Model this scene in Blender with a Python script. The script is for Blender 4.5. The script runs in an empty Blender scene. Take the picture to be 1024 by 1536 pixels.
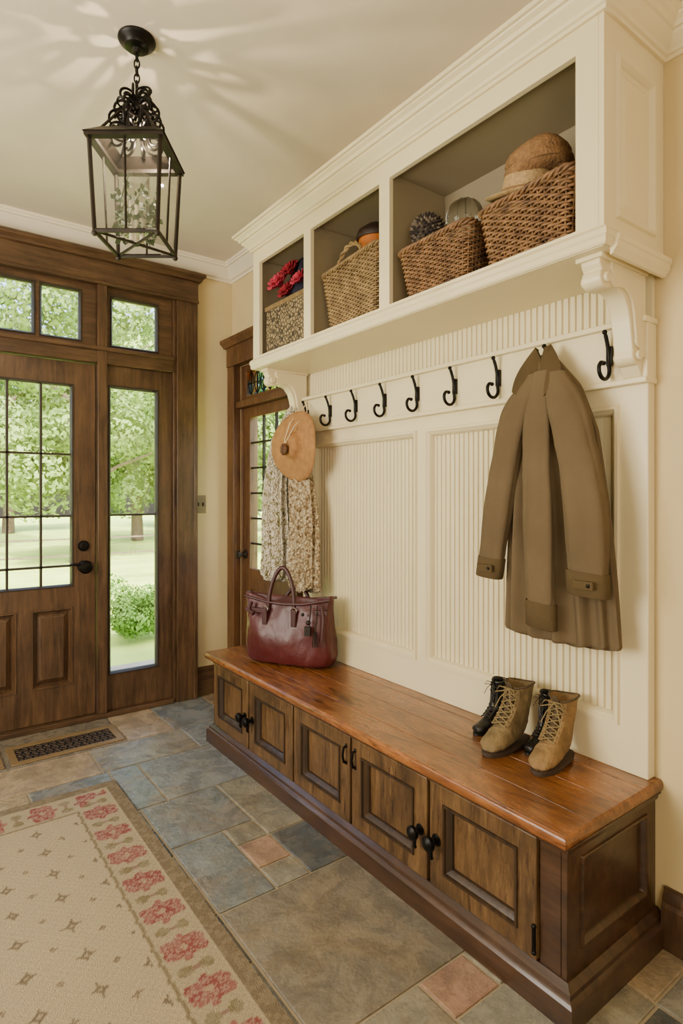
import bpy, math, random
import numpy as np
from mathutils import Vector, Matrix
random.seed(7); np.random.seed(7)
COL=bpy.context.scene.collection
pi=math.pi
# ------------------------------------------------------------------ helpers
def lin(h,k=1.0):
    h=h.lstrip('#'); o=[]
    for i in (0,2,4):
        c=int(h[i:i+2],16)/255
        o.append(min(1,k*(c/12.92 if c<=.04045 else ((c+.055)/1.055)**2.4)))
    return (o[0],o[1],o[2],1)
ORI={}
class G:
    def __init__(s): s.v=[]; s.f=[]; s.m=[]; s.c=[]; s.mi=0; s.col=None; s.n=[]
    def add(s,vs,fs):
        b=len(s.v); s.v+= [tuple(p) for p in vs]
        for f in fs: s.f.append([b+i for i in f]); s.m.append(s.mi); s.c.append(s.col)
    def box(s,x0,x1,y0,y1,z0,z1):
        s.add([(x0,y0,z0),(x1,y0,z0),(x1,y1,z0),(x0,y1,z0),(x0,y0,z1),(x1,y0,z1),(x1,y1,z1),(x0,y1,z1)],
              [(0,3,2,1),(4,5,6,7),(0,1,5,4),(1,2,6,5),(2,3,7,6),(3,0,4,7)])
    def loft(s,rings,cap0=True,cap1=True,closed=True):
        n=len(rings[0]); vs=[p for r in rings for p in r]; fs=[]
        for i in range(len(rings)-1):
            for j in range(n if closed else n-1):
                k=(j+1)%n
                fs.append((i*n+j,i*n+k,(i+1)*n+k,(i+1)*n+j))
        if cap0: fs.append(tuple(range(n))[::-1])
        if cap1: fs.append(tuple((len(rings)-1)*n+j for j in range(n)))
        s.add(vs,fs)
    def tube(s,pts,r,n=8,closed=False):
        pts=[Vector(p) for p in pts]; N=len(pts)
        rr=r if isinstance(r,(list,tuple)) else [r]*N
        tang=[]
        for i in range(N):
            a=pts[(i-1)%N] if (closed or i>0) else pts[i]
            b=pts[(i+1)%N] if (closed or i<N-1) else pts[i]
            t=(b-a); tang.append(t.normalized() if t.length>1e-9 else Vector((0,0,1)))
        up=Vector((0,0,1)) if abs(tang[0].z)<.9 else Vector((1,0,0))
        nn=tang[0].cross(up).normalized(); rings=[]
        for i in range(N):
            nn=(nn-tang[i]*nn.dot(tang[i])); nn=nn.normalized() if nn.length>1e-6 else tang[i].orthogonal().normalized()
            bb=tang[i].cross(nn)
            rings.append([pts[i]+nn*math.cos(2*pi*k/n)*rr[i]+bb*math.sin(2*pi*k/n)*rr[i] for k in range(n)])
        if closed: rings.append(rings[0]); s.loft(rings,False,False)
        else: s.loft(rings)
    def lathe(s,prof,M=None,n=28,mod=None):
        M=M or Matrix.Identity(4); rings=[]
        for (r,z) in prof:
            rings.append([M@Vector((r*math.cos(2*pi*k/n),r*math.sin(2*pi*k/n),z+(mod(r,2*pi*k/n) if mod else 0))) for k in range(n)])
        s.loft(rings)
    def ball(s,c,r,n=14,sc=(1,1,1)):
        c=Vector(c); rings=[]
        for i in range(1,n):
            a=-pi/2+pi*i/n
            rings.append([c+Vector((sc[0]*r*math.cos(a)*math.cos(2*pi*k/(2*n)),sc[1]*r*math.cos(a)*math.sin(2*pi*k/(2*n)),sc[2]*r*math.sin(a))) for k in range(2*n)])
        s.loft(rings)
    def prism(s,poly,fn,a0,a1):
        n=len(poly); s.loft([[fn(p[0],p[1],a0) for p in poly],[fn(p[0],p[1],a1) for p in poly]])
    def rectmould(s,fn,a,b,c,d,prof):
        rings=[]
        for q,t in prof: rings.append([fn(a+q,c+q,t),fn(b-q,c+q,t),fn(b-q,d-q,t),fn(a+q,d-q,t)])
        s.loft(rings,False,False)
    def frame(s,fn,a0,a1,b0,b1,holes,t0,t1):
        A=sorted(set([a0,a1]+[h[0] for h in holes]+[h[1] for h in holes])); B=sorted(set([b0,b1]+[h[2] for h in holes]+[h[3] for h in holes]))
        def solid(i,j):
            if i<0 or j<0 or i>=len(A)-1 or j>=len(B)-1: return False
            x=(A[i]+A[i+1])/2; y=(B[j]+B[j+1])/2
            return not any(h[0]<x<h[1] and h[2]<y<h[3] for h in holes)
        idx={}; vs=[]; fs=[]
        def V(i,j,k):
            if (i,j,k) not in idx: idx[(i,j,k)]=len(vs); vs.append(fn(A[i],B[j],(t0,t1)[k]))
            return idx[(i,j,k)]
        for i in range(len(A)-1):
            for j in range(len(B)-1):
                if not solid(i,j): continue
                fs.append((V(i,j,0),V(i+1,j,0),V(i+1,j+1,0),V(i,j+1,0)))
                fs.append((V(i,j,1),V(i,j+1,1),V(i+1,j+1,1),V(i+1,j,1)))
                if not solid(i-1,j): fs.append((V(i,j,0),V(i,j+1,0),V(i,j+1,1),V(i,j,1)))
                if not solid(i+1,j): fs.append((V(i+1,j,0),V(i+1,j,1),V(i+1,j+1,1),V(i+1,j+1,0)))
                if not solid(i,j-1): fs.append((V(i,j,0),V(i,j,1),V(i+1,j,1),V(i+1,j,0)))
                if not solid(i,j+1): fs.append((V(i,j+1,0),V(i+1,j+1,0),V(i+1,j+1,1),V(i,j+1,1)))
        s.add(vs,fs)
    def mould(s,path,prof,closed=False):
        P=[Vector(p) for p in path]; N=len(P); rings=[]
        for i in range(N):
            ds=[]
            if i>0 or closed: ds.append((P[i]-P[i-1]).normalized())
            if i<N-1 or closed: ds.append((P[(i+1)%N]-P[i]).normalized())
            ns=[Vector((d.y,-d.x)) for d in ds]
            m=ns[0] if len(ns)==1 else (ns[0]+ns[1])/(1+ns[0].dot(ns[1]))
            rings.append([(P[i].x+m.x*o,P[i].y+m.y*o,z) for o,z in prof])
        if closed: rings.append(rings[0]); s.loft(rings,False,False)
        else: s.loft(rings)
def FX(a,b,t): return (a,t,b)
def FY(a,b,t): return (t,a,b)
def FZ(a,b,t): return (a,b,t)
def make(name,g,mats,parent=None,smooth=False,bevel=0,sub=0,origin=None,local=False,ang=40,solid=0,seg=2,disp=None):
    if parent is not None: o=ORI[parent.name]
    else: o=Vector(origin) if origin is not None else Vector((0,0,0))
    off=Vector((0,0,0)) if local else o
    me=bpy.data.meshes.new(name)
    me.from_pydata([(p[0]-off.x,p[1]-off.y,p[2]-off.z) for p in g.v],[],g.f)
    if not isinstance(mats,(list,tuple)): mats=[mats]
    for m in mats: me.materials.append(m)
    if len(mats)>1: me.polygons.foreach_set('material_index',[min(i,len(mats)-1) for i in g.m])
    if any(c is not None for c in g.c):
        ca=me.color_attributes.new('Col','FLOAT_COLOR','CORNER'); arr=[]
        for p in me.polygons:
            c=g.c[p.index] or (1,1,1,1)
            for _ in range(p.loop_total): arr+=list(c)
        ca.data.foreach_set('color',arr)
    if g.n:
        me.polygons.foreach_set('use_smooth',[True]*len(me.polygons)); me.update()
        me.normals_split_custom_set_from_vertices(g.n)
    else:
        import bmesh
        bm=bmesh.new(); bm.from_mesh(me); bmesh.ops.recalc_face_normals(bm,faces=bm.faces); bm.to_mesh(me); bm.free()
    if smooth or bevel:
        me.polygons.foreach_set('use_smooth',[True]*len(me.polygons))
        if not sub: me.set_sharp_from_angle(angle=math.radians(ang))
    ob=bpy.data.objects.new(name,me); COL.objects.link(ob)
    if parent is not None: ob.parent=parent
    else: ob.location=o
    ORI[ob.name]=o
    if solid:
        m=ob.modifiers.new('s','SOLIDIFY'); m.thickness=solid
    if bevel:
        m=ob.modifiers.new('b','BEVEL'); m.width=bevel; m.segments=seg; m.limit_method='ANGLE'; m.angle_limit=math.radians(35)
    if sub:
        m=ob.modifiers.new('u','SUBSURF'); m.levels=sub; m.render_levels=sub
    if disp:
        for size,st,typ in disp:
            t=bpy.data.textures.new('folds',typ); t.noise_scale=size
            m=ob.modifiers.new('d','DISPLACE'); m.texture=t; m.strength=st; m.mid_level=.5; m.texture_coords='LOCAL'
    return ob
def tag(o,label,cat,group=None,kind=None):
    o["label"]=label; o["category"]=cat
    if group: o["group"]=group
    if kind: o["kind"]=kind
    return o
def struct(o): o["kind"]="structure"; return o
def root(name,loc,rz=0):
    e=bpy.data.objects.new(name,None); e.empty_display_size=.05; COL.objects.link(e)
    e.location=loc; e.rotation_euler=(0,0,rz); ORI[e.name]=Vector(loc); return e
# ------------------------------------------------------------------ materials
def base(name):
    m=bpy.data.materials.new(name); m.use_nodes=True
    return m,m.node_tree.nodes,m.node_tree.links,m.node_tree.nodes['Principled BSDF']
def N(nodes,t,**k):
    n=nodes.new(t)
    for a,b in k.items(): setattr(n,a,b)
    return n
def ramp(nodes,stops):
    r=nodes.new('ShaderNodeValToRGB'); e=r.color_ramp.elements
    while len(e)<len(stops): e.new(.5)
    for i,(p,c) in enumerate(stops): e[i].position=p; e[i].color=c
    return r
def sc(c,k): return (min(1,c[0]*k),min(1,c[1]*k),min(1,c[2]*k),1)
def mplain(name,c,rough=.5,metal=0,var=.12,ns=6,bump=0,bs=150,spec=.5,crease=0,cs=6,cd=.03,coat=0):
    m,n,l,b=base(name); tc=N(n,'ShaderNodeTexCoord')
    no=N(n,'ShaderNodeTexNoise'); no.inputs['Scale'].default_value=ns; no.inputs['Detail'].default_value=5
    l.new(tc.outputs['Object'],no.inputs['Vector'])
    r=ramp(n,[(.3,sc(c,1-var)),(.7,sc(c,1+var))]); l.new(no.outputs['Fac'],r.inputs[0]); l.new(r.outputs[0],b.inputs['Base Color'])
    b.inputs['Roughness'].default_value=rough; b.inputs['Metallic'].default_value=metal; b.inputs['Specular IOR Level'].default_value=spec
    b.inputs['Coat Weight'].default_value=coat
    last=None
    if bump:
        n2=N(n,'ShaderNodeTexNoise'); n2.inputs['Scale'].default_value=bs; n2.inputs['Detail'].default_value=4; l.new(tc.outputs['Object'],n2.inputs['Vector'])
        bp=N(n,'ShaderNodeBump'); bp.inputs['Strength'].default_value=bump; bp.inputs['Distance'].default_value=.01
        l.new(n2.outputs['Fac'],bp.inputs['Height']); last=bp
    if crease:
        mpc=N(n,'ShaderNodeMapping'); mpc.inputs['Scale'].default_value=(1,1,.55); l.new(tc.outputs['Object'],mpc.inputs['Vector'])
        n3=N(n,'ShaderNodeTexNoise'); n3.inputs['Scale'].default_value=cs; n3.inputs['Detail'].default_value=2.5; n3.inputs['Distortion'].default_value=1.0; l.new(mpc.outputs[0],n3.inputs['Vector'])
        s1=N(n,'ShaderNodeMath',operation='SUBTRACT'); s1.inputs[1].default_value=.5; l.new(n3.outputs['Fac'],s1.inputs[0])
        s2=N(n,'ShaderNodeMath',operation='ABSOLUTE'); l.new(s1.outputs[0],s2.inputs[0])
        s3=N(n,'ShaderNodeMath',operation='POWER'); s3.inputs[1].default_value=.8; l.new(s2.outputs[0],s3.inputs[0])
        bq=N(n,'ShaderNodeBump'); bq.inputs['Strength'].default_value=crease; bq.inputs['Distance'].default_value=cd; l.new(s3.outputs[0],bq.inputs['Height'])
        if last: l.new(last.outputs[0],bq.inputs['Normal'])
        last=bq
    if last: l.new(last.outputs[0],b.inputs['Normal'])
    return m
def mwood(name,c1,c2,c3,axis=2,s=1,rough=.4,bump=.15,lo=.6,coat=0,ps=5,stretch=18,dist=.9,worn=0):
    m,n,l,b=base(name); tc=N(n,'ShaderNodeTexCoord'); mp=N(n,'ShaderNodeMapping')
    v=[stretch*s]*3; v[axis]=1.5*s; mp.inputs['Scale'].default_value=v
    l.new(tc.outputs['Object'],mp.inputs['Vector'])
    no=N(n,'ShaderNodeTexNoise'); no.inputs['Scale'].default_value=2; no.inputs['Detail'].default_value=10; no.inputs['Distortion'].default_value=dist; no.inputs['Roughness'].default_value=.66
    l.new(mp.outputs[0],no.inputs['Vector'])
    r=ramp(n,[(.28,c1),(.5,c2),(.74,c3)]); l.new(no.outputs['Fac'],r.inputs[0])
    mp2=N(n,'ShaderNodeMapping'); v=[1.6]*3; v[axis]=.7; mp2.inputs['Scale'].default_value=v; l.new(tc.outputs['Object'],mp2.inputs['Vector'])
    n2=N(n,'ShaderNodeTexNoise'); n2.inputs['Scale'].default_value=ps; n2.inputs['Detail'].default_value=9; n2.inputs['Roughness'].default_value=.7; l.new(mp2.outputs[0],n2.inputs['Vector'])
    r2=ramp(n,[(.36,(lo,lo*.96,lo*.92,1)),(.58,(1.0,1.0,1.0,1))]); l.new(n2.outputs['Fac'],r2.inputs[0])
    mx=N(n,'ShaderNodeMix',data_type='RGBA',blend_type='MULTIPLY'); mx.inputs[0].default_value=.95
    l.new(r.outputs[0],mx.inputs[6]); l.new(r2.outputs[0],mx.inputs[7]); out=mx.outputs[2]
    if worn:
        mp3=N(n,'ShaderNodeMapping'); v=[30]*3; v[axis]=4; mp3.inputs['Scale'].default_value=v; l.new(tc.outputs['Object'],mp3.inputs['Vector'])
        n5=N(n,'ShaderNodeTexNoise'); n5.inputs['Scale'].default_value=1.3; n5.inputs['Detail'].default_value=6; n5.inputs['Roughness'].default_value=.75; n5.inputs['Distortion'].default_value=1.5; l.new(mp3.outputs[0],n5.inputs['Vector'])
        r5=ramp(n,[(.54,(1,1,1,1)),(.64,(worn,worn*.85,worn*.75,1))]); l.new(n5.outputs['Fac'],r5.inputs[0])
        m5=N(n,'ShaderNodeMix',data_type='RGBA',blend_type='MULTIPLY'); m5.inputs[0].default_value=1; l.new(out,m5.inputs[6]); l.new(r5.outputs[0],m5.inputs[7]); out=m5.outputs[2]
        vo=N(n,'ShaderNodeTexVoronoi'); vo.inputs['Scale'].default_value=1; mp4=N(n,'ShaderNodeMapping'); v=[9]*3; v[axis]=2.6; mp4.inputs['Scale'].default_value=v; l.new(tc.outputs['Object'],mp4.inputs['Vector']); l.new(mp4.outputs[0],vo.inputs['Vector'])
        r6=ramp(n,[(.03,(.25,.2,.16,1)),(.13,(1,1,1,1))]); l.new(vo.outputs['Distance'],r6.inputs[0])
        m6=N(n,'ShaderNodeMix',data_type='RGBA',blend_type='MULTIPLY'); m6.inputs[0].default_value=.7; l.new(out,m6.inputs[6]); l.new(r6.outputs[0],m6.inputs[7]); out=m6.outputs[2]
    l.new(out,b.inputs['Base Color'])
    rr=N(n,'ShaderNodeMapRange'); rr.inputs[3].default_value=rough+.14; rr.inputs[4].default_value=max(.05,rough-.08); l.new(n2.outputs['Fac'],rr.inputs[0]); l.new(rr.outputs[0],b.inputs['Roughness'])
    b.inputs['Coat Weight'].default_value=coat; b.inputs['Coat Roughness'].default_value=.14
    bp=N(n,'ShaderNodeBump'); bp.inputs['Strength'].default_value=bump; bp.inputs['Distance'].default_value=.005
    l.new(no.outputs['Fac'],bp.inputs['Height']); l.new(bp.outputs[0],b.inputs['Normal'])
    return m
def mthin(name,tint=(.97,.98,.97,1),refl=.07):
    m,n,l,b=base(name); n.remove(b); o=n['Material Output']
    t=N(n,'ShaderNodeBsdfTransparent'); t.inputs[0].default_value=tint
    g=N(n,'ShaderNodeBsdfGlossy'); g.inputs['Roughness'].default_value=.03
    mx=N(n,'ShaderNodeMixShader'); mx.inputs[0].default_value=refl
    l.new(t.outputs[0],mx.inputs[1]); l.new(g.outputs[0],mx.inputs[2]); l.new(mx.outputs[0],o.inputs[0]); return m
def mattr(name,rough=.5,ns=12,lo=.6,hi=1.25,bump=.2,bs=30,spec=.5,mott=0,mcol=(.3,.22,.14,1),bd=.012):
    m,n,l,b=base(name); at=N(n,'ShaderNodeAttribute',attribute_name='Col'); tc=N(n,'ShaderNodeTexCoord')
    no=N(n,'ShaderNodeTexNoise'); no.inputs['Scale'].default_value=ns; no.inputs['Detail'].default_value=10; no.inputs['Roughness'].default_value=.7; no.inputs['Distortion'].default_value=.6
    l.new(tc.outputs['Object'],no.inputs['Vector'])
    r=ramp(n,[(.3,(lo*.97,lo,lo*1.02,1)),(.7,(hi,hi*.97,hi*.90,1))]); l.new(no.outputs['Fac'],r.inputs[0])
    src=at.outputs['Color']
    if mott:
        n4=N(n,'ShaderNodeTexNoise'); n4.inputs['Scale'].default_value=3.2; n4.inputs['Detail'].default_value=7; n4.inputs['Roughness'].default_value=.65; n4.inputs['Distortion'].default_value=1; l.new(tc.outputs['Object'],n4.inputs['Vector'])
        r4=ramp(n,[(.48,(0,0,0,1)),(.68,(mott,mott,mott,1))]); l.new(n4.outputs['Fac'],r4.inputs[0])
        m4=N(n,'ShaderNodeMix',data_type='RGBA'); l.new(r4.outputs[0],m4.inputs[0]); l.new(src,m4.inputs[6]); m4.inputs[7].default_value=mcol; src=m4.outputs[2]
    mx=N(n,'ShaderNodeMix',data_type='RGBA',blend_type='MULTIPLY'); mx.inputs[0].default_value=1
    l.new(src,mx.inputs[6]); l.new(r.outputs[0],mx.inputs[7]); l.new(mx.outputs[2],b.inputs['Base Color'])
    rr=N(n,'ShaderNodeMapRange'); rr.inputs[1].default_value=.3; rr.inputs[2].default_value=.7; rr.inputs[3].default_value=rough-.1; rr.inputs[4].default_value=rough+.1; l.new(no.outputs['Fac'],rr.inputs[0]); l.new(rr.outputs[0],b.inputs['Roughness'])
    b.inputs['Specular IOR Level'].default_value=spec
    n2=N(n,'ShaderNodeTexNoise'); n2.inputs['Scale'].default_value=bs; n2.inputs['Detail'].default_value=9; n2.inputs['Roughness'].default_value=.62; l.new(tc.outputs['Object'],n2.inputs['Vector'])
    bp=N(n,'ShaderNodeBump'); bp.inputs['Strength'].default_value=bump; bp.inputs['Distance'].default_value=bd
    l.new(n2.outputs['Fac'],bp.inputs['Height']); l.new(bp.outputs[0],b.inputs['Normal'])
    return m
M_wall=mplain('wall_paint',lin('#cfbb8c'),.85,var=.03,bump=.03,bs=300)
M_ceil=mplain('ceiling_paint',lin('#d8ccb5'),.9,var=.03)
M_cream=mplain('cream_paint',lin('#e0d2ab'),.36,var=.03,ns=3)
M_inner=mplain('cubby_shade_cream',lin('#908367'),.6,var=.05,ns=3)  # cream darkened: the shade inside the cubbies is put into the colour
M_trimw=mplain('white_trim',lin('#e6dcc4'),.4,var=.02)
M_doorw=mwood('door_wood',lin('#3c291b'),lin('#573f29'),lin('#6f5337'),2,1,.36,lo=.58)
M_doorh=mwood('door_wood_horizontal',lin('#3c291b'),lin('#573f29'),lin('#6f5337'),0,1,.36,lo=.58)
M_mull=mplain('mullion_wood',lin('#2c2118'),.5)
M_sidew=mwood('side_door_wood',lin('#402815'),lin('#5f3f23'),lin('#76522f'),2,1,.42)
M_benchv=mwood('bench_walnut',lin('#423019'),lin('#64492a'),lin('#80623c'),2,1,.38,coat=.15,lo=.40,ps=5,stretch=12,dist=1.4,worn=.5)
M_benchg=mwood('bench_glazed_walnut',lin('#20150b'),lin('#352412'),lin('#49331b'),2,1,.4,coat=.1)
M_benchd=mwood('bench_frame_walnut',lin('#2c1c10'),lin('#432c1b'),lin('#573c25'),1,1,.32,coat=.3,stretch=12)
M_top=mwood('bench_top_cherry',lin('#5a3017'),lin('#8e5629'),lin('#ad753e'),1,.9,.26,.35,lo=.42,coat=.45,ps=3.6,stretch=9,dist=2.6,worn=.34)
M_black=mplain('wrought_iron',lin('#15120f'),.4,.7,.2)
M_bronze=mplain('aged_bronze',lin('#2e2720'),.5,.6,.3,20)
M_brass=mplain('vent_brass',lin('#8c744e'),.5,.3,.1)
M_dark=mplain('dark_void',lin('#0c0a08'),.9)
M_glass=mthin('window_glass'); M_lglass=mthin('lantern_glass',(.95,.96,.94,1),.08)
M_grout=mplain('grout',lin('#a3957b'),.9,var=.1)
M_tile=mattr('slate_tile',.27,8,.57,1.35,.5,13,mott=.6,mcol=lin('#877458'),bd=.016)
M_rug=mattr('rug_wool',.95,220,.80,1.10,.8,240,.1)
# ------------------------------------------------------------------ room shell
XW=1.84; YW=3.75; ZC=2.92; XL=-1.7; YR=-1.6
g=G(); g.mi=1; g.col=(1,1,1,1); g.box(XL-.1,XW+.1,YR-.1,YW+.15,-.1,-.006); g.mi=0
pal=dict(b=lin('#787c7b'),b2=lin('#707574'),g=lin('#817c6e'),d=lin('#565a59'),o=lin('#7a7265'),p=lin('#a0826e'),t=lin('#96866d'),s=lin('#8c887b'))
T=[(.94,1.40,2.545,2.985,'b'),(.815,1.165,2.185,2.545,'b2'),(1.165,1.6,2.055,2.545,'g'),(1.03,1.165,2.055,2.185,'g'),(1.03,1.17,1.885,2.055,'p'),
(1.03,1.17,1.755,1.885,'s'),(1.17,1.6,1.755,2.055,'d'),(.815,1.03,1.755,2.185,'b2'),(.815,1.6,1.18,1.755,'o'),(1.14,1.32,1.04,1.18,'p'),(1.32,1.6,1.04,1.18,'g'),
(.815,1.14,.75,1.18,'g'),(1.14,1.6,.75,1.04,'s'),(.45,.80,2.545,2.985,'b2'),(.80,.94,2.545,2.985,'b'),(1.40,1.6,2.545,2.985,'s'),
(.2,.78,2.985,3.29,'t'),(.78,1.28,2.985,3.29,'g'),(1.28,1.6,2.985,3.29,'b'),(.2,.99,3.29,3.75,'o'),(.99,1.25,3.29,3.75,'t'),(1.25,1.6,3.29,3.75,'b')]
def fill(x0,x1,y0,y1):
    w=x1-x0; h=y1-y0
    if max(w,h)>.5 or (max(w,h)>.3 and random.random()<.5):
        k=random.uniform(.38,.62)
        if w>h: fill(x0,x0+w*k,y0,y1); fill(x0+w*k,x1,y0,y1)
        else: fill(x0,x1,y0,y0+h*k); fill(x0,x1,y0+h*k,y1)
    else: T.append((x0,x1,y0,y1,random.choice('bbggdosst')))
fill(XL,.815,YR,2.545); fill(XL,.45,2.545,2.985); fill(XL,.2,2.985,YW); fill(.815,1.6,YR,.75); fill(1.6,XW,YR,YW)
for (x0,x1,y0,y1,k) in T:
    q=.005; e=.0035; c=pal[k]; j=random.uniform(.86,1.16); g.col=(c[0]*j,c[1]*j*random.uniform(.98,1.02),c[2]*j,1)
    a=[(x0+q,y0+q),(x1-q,y0+q),(x1-q,y1-q),(x0+q,y1-q)]; b=[(x0+q+e,y0+q+e),(x1-q-e,y0+q+e),(x1-q-e,y1-q-e),(x0+q+e,y1-q-e)]
    g.loft([[(p[0],p[1],-.006) for p in a],[(p[0],p[1],-.0015) for p in a],[(p[0],p[1],0) for p in b]],cap0=False)
struct(make('floor',g,[M_tile,M_grout]))
g=G(); g.box(XL-.1,XW+.1,YR-.1,YW+.15,ZC,ZC+.1); struct(make('ceiling',g,M_ceil))
g=G(); g.frame(FX,XL-.1,XW+.12,0,ZC,[(-.335,1.425,-.001,2.62)],YW,YW+.15); struct(make('wall_back',g,M_wall))
g=G(); g.frame(FY,YR,YW,0,ZC,[(2.90,3.62,-.001,2.22)],XW,XW+.12); struct(make('wall_right',g,M_wall))
g=G(); g.box(XL-.1,XL,YR,YW,0,ZC); struct(make('wall_left',g,M_wall))
g=G(); g.box(XL-.1,XW+.12,YR-.1,YR,0,ZC); struct(make('wall_rear',g,M_wall))
g=G(); g.box(1.62,XW,.87,2.81,2.735,ZC); struct(make('trim_1',g,M_wall))
def crown(z1,h,p): return [(0,z1-h),(.014*p,z1-h),(.014*p,z1-h*.86),(.03*p,z1-h*.82),(.045*p,z1-h*.6),(.075*p,z1-h*.36),(.08*p,z1-h*.28),(.092*p,z1-h*.28),(.092*p,z1-h*.16),(.1*p,z1-h*.14),(.1*p,z1),(0,z1)]
g=G(); g.mould([(XL,YR),(XL,YW),(XW,YW),(XW,2.83)],crown(ZC,.105,1)); struct(make('trim_2',g,M_trimw,smooth=True,ang=30))
g=G(); g.mould([(XW,2.815),(1.504,2.815),(1.504,.845),(XW,.845),(XW,YR)],[(0,2.645),(.010,2.645),(.012,2.655),(.019,2.658),(.022,2.668),(.034,2.68),(.045,2.69),(.048,2.698),(.056,2.70),(.06,2.712),(.073,2.72),(.075,2.724),(.084,2.726),(.084,2.74),(0,2.74)])
struct(make('trim_3',g,M_cream,smooth=True,ang=25))
def bb(h,t): return [(0,0),(t,0),(t,h*.72),(t*.7,h*.78),(t*.72,h*.86),(t*.4,h*.94),(t*.35,h),(0,h)]
g=G(); g.mould([(XW,.84),(XW,YR)],bb(.175,.03)); struct(make('baseboard_right',g,M_doorw,smooth=True))
g=G(); g.mould([(1.55,YW),(XW,YW)],bb(.19,.025)); struct(make('baseboard_back',g,M_doorh,smooth=True))
g=G(); g.mould([(XL,YR),(XL,YW),(-.46,YW)],bb(.19,.025)); struct(make('baseboard_left',g,M_doorw,smooth=True))
# ------------------------------------------------------------------ front entry
Y0=3.735
g=G()
g.box(1.425,1.55,3.70,3.75,0,2.62); g.box(1.405,1.425,3.715,3.90,0,2.62); g.box(1.54,1.565,3.695,3.75,0,2.62)
g.box(-.46,-.335,3.70,3.75,0,2.62); g.box(-.335,-.315,3.715,3.90,0,2.62); 
g.box(.935,.99,3.70,3.80,.03,2.62); g.box(.10,.165,3.70,3.80,.03,2.62)
struct(make('trim_4',g,M_doorw,bevel=.004))
g=G()
g.mould([(-.49,3.75),(-.49,3.69),(1.575,3.69),(1.575,3.75)],[(0,2.755),(.012,2.755),(.02,2.775),(.035,2.785),(.035,2.805),(0,2.805)])
g.box(-.49,1.575,3.69,3.75,2.755,2.80); g.box(-.48,1.57,3.697,3.75,2.62,2.757)
g.box(-.48,1.57,3.685,3.75,2.612,2.632)
g.box(-.315,1.405,3.705,3.80,2.14,2.235); g.box(-.315,1.405,3.69,3.72,2.215,2.24)
g.box(-.315,1.405,3.70,3.92,0,.03)
struct(make('trim_5',g,M_doorh,bevel=.004))
dr=root('door_1',(.55,3.755,.03)); struct(dr)
gx=[.293,.464,.635,.798]; gz=[.815,.93,1.224,1.587,1.995]
g=G(); g.frame(FX,.168,.932,.032,2.135,[(.293,.798,.815,1.995),(.588,.798,.238,.682),(.293,.503,.238,.682)],Y0,Y0+.045)
make('door_frame',g,M_doorw,dr,bevel=.004)
for (a,b) in ((.588,.798),(.293,.503)):
    g=G()
    g.loft([[(a,Y0+.034,.238),(b,Y0+.034,.238),(b,Y0+.034,.682),(a,Y0+.034,.682)],[(a,Y0+.028,.238),(b,Y0+.028,.238),(b,Y0+.028,.682),(a,Y0+.028,.682)],[(a+.018,Y0+.026,.256),(b-.018,Y0+.026,.256),(b-.018,Y0+.026,.664),(a+.018,Y0+.026,.664)],
            [(a+.045,Y0+.008,.283),(b-.045,Y0+.008,.283),(b-.045,Y0+.008,.637),(a+.045,Y0+.008,.637)]])
    g.rectmould(FX,a,b,.238,.682,[(-.006,Y0),(-.004,Y0-.005),(.003,Y0-.005),(.012,Y0+.012),(.014,Y0+.028)])
    make('door_panel',g,M_doorw,dr,smooth=True,ang=25)
g=G()
for x in gx[1:-1]: g.box(x-.006,x+.006,Y0+.008,Y0+.038,.815,1.995)
for z in gz[1:-1]: g.box(.293,.798,Y0+.008,Y0+.038,z-.006,z+.006)
g.rectmould(FX,.293,.798,.815,1.995,[(-.008,Y0),(-.006,Y0-.005),(0,Y0-.005),(.007,Y0+.01),(.007,Y0+.03)])
make('glazing_bar',g,M_mull,dr,smooth=True,ang=25)
g=G(); g.box(.293,.798,Y0+.02,Y0+.024,.815,1.995); make('window_pane',g,M_glass,dr)
def rotm(axis,ang): return Matrix.Rotation(ang,4,axis)
g=G(); MM=Matrix.Translation((.862,Y0,.923))@rotm('X',pi/2)
g.lathe([(.0,0),(.036,0),(.036,.006),(.022,.01),(.012,.014),(.012,.035),(.026,.042),(.038,.052),(.039,.062),(.030,.074),(.0,.078)],MM,24)
g.tube([(.862,Y0-.055,.925),(.83,Y0-.062,.938),(.795,Y0-.058,.944),(.775,Y0-.05,.940)],[.012,.009,.008,.006],8)
make('door_knob',g,M_black,dr,smooth=True)
g=G(); MM=Matrix.Translation((.862,Y0,1.045))@rotm('X',pi/2)
g.lathe([(.0,0),(.032,0),(.032,.008),(.026,.016),(.014,.018),(.014,.026),(0,.026)],MM,24)
make('deadbolt',g,M_black,dr,smooth=True)
def window(name,x0,x1,z0,z1,holes,bars=(),mat=M_doorw):
    r=root(name,((x0+x1)/2,3.76,z0)); struct(r)
    g=G(); g.frame(FX,x0,x1,z0,z1,holes,Y0,Y0+.045)
    make('window_frame',g,mat,r,bevel=.003)
    g=G()
    for (a,b,c,d) in bars: g.box(a,b,Y0+.008,Y0+.036,c,d)
    for h in holes: g.rectmould(FX,*h,[(-.008,Y0),(-.006,Y0-.006),(0,Y0-.006),(.009,Y0+.01),(.009,Y0+.03)])
    make('glazing_bead',g,M_mull,r,smooth=True,ang=25)
    for h in holes: 
        g=G(); g.box(h[0],h[1],Y0+.02,Y0+.024,h[2],h[3]); make('window_pane',g,M_glass,r)
window('window_1',.99,1.405,.03,2.14,[(1.012,1.307,.253,2.013)],[(1.012,1.307,1.218,1.230)])
window('window_2',-.315,.10,.03,2.14,[(-.22,.08,.253,2.013)],[(-.22,.08,1.218,1.230)])
window('window_3',.165,.935,2.24,2.62,[(.63,.845,2.268,2.565),(.40,.595,2.268,2.565)],mat=M_doorh)
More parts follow.
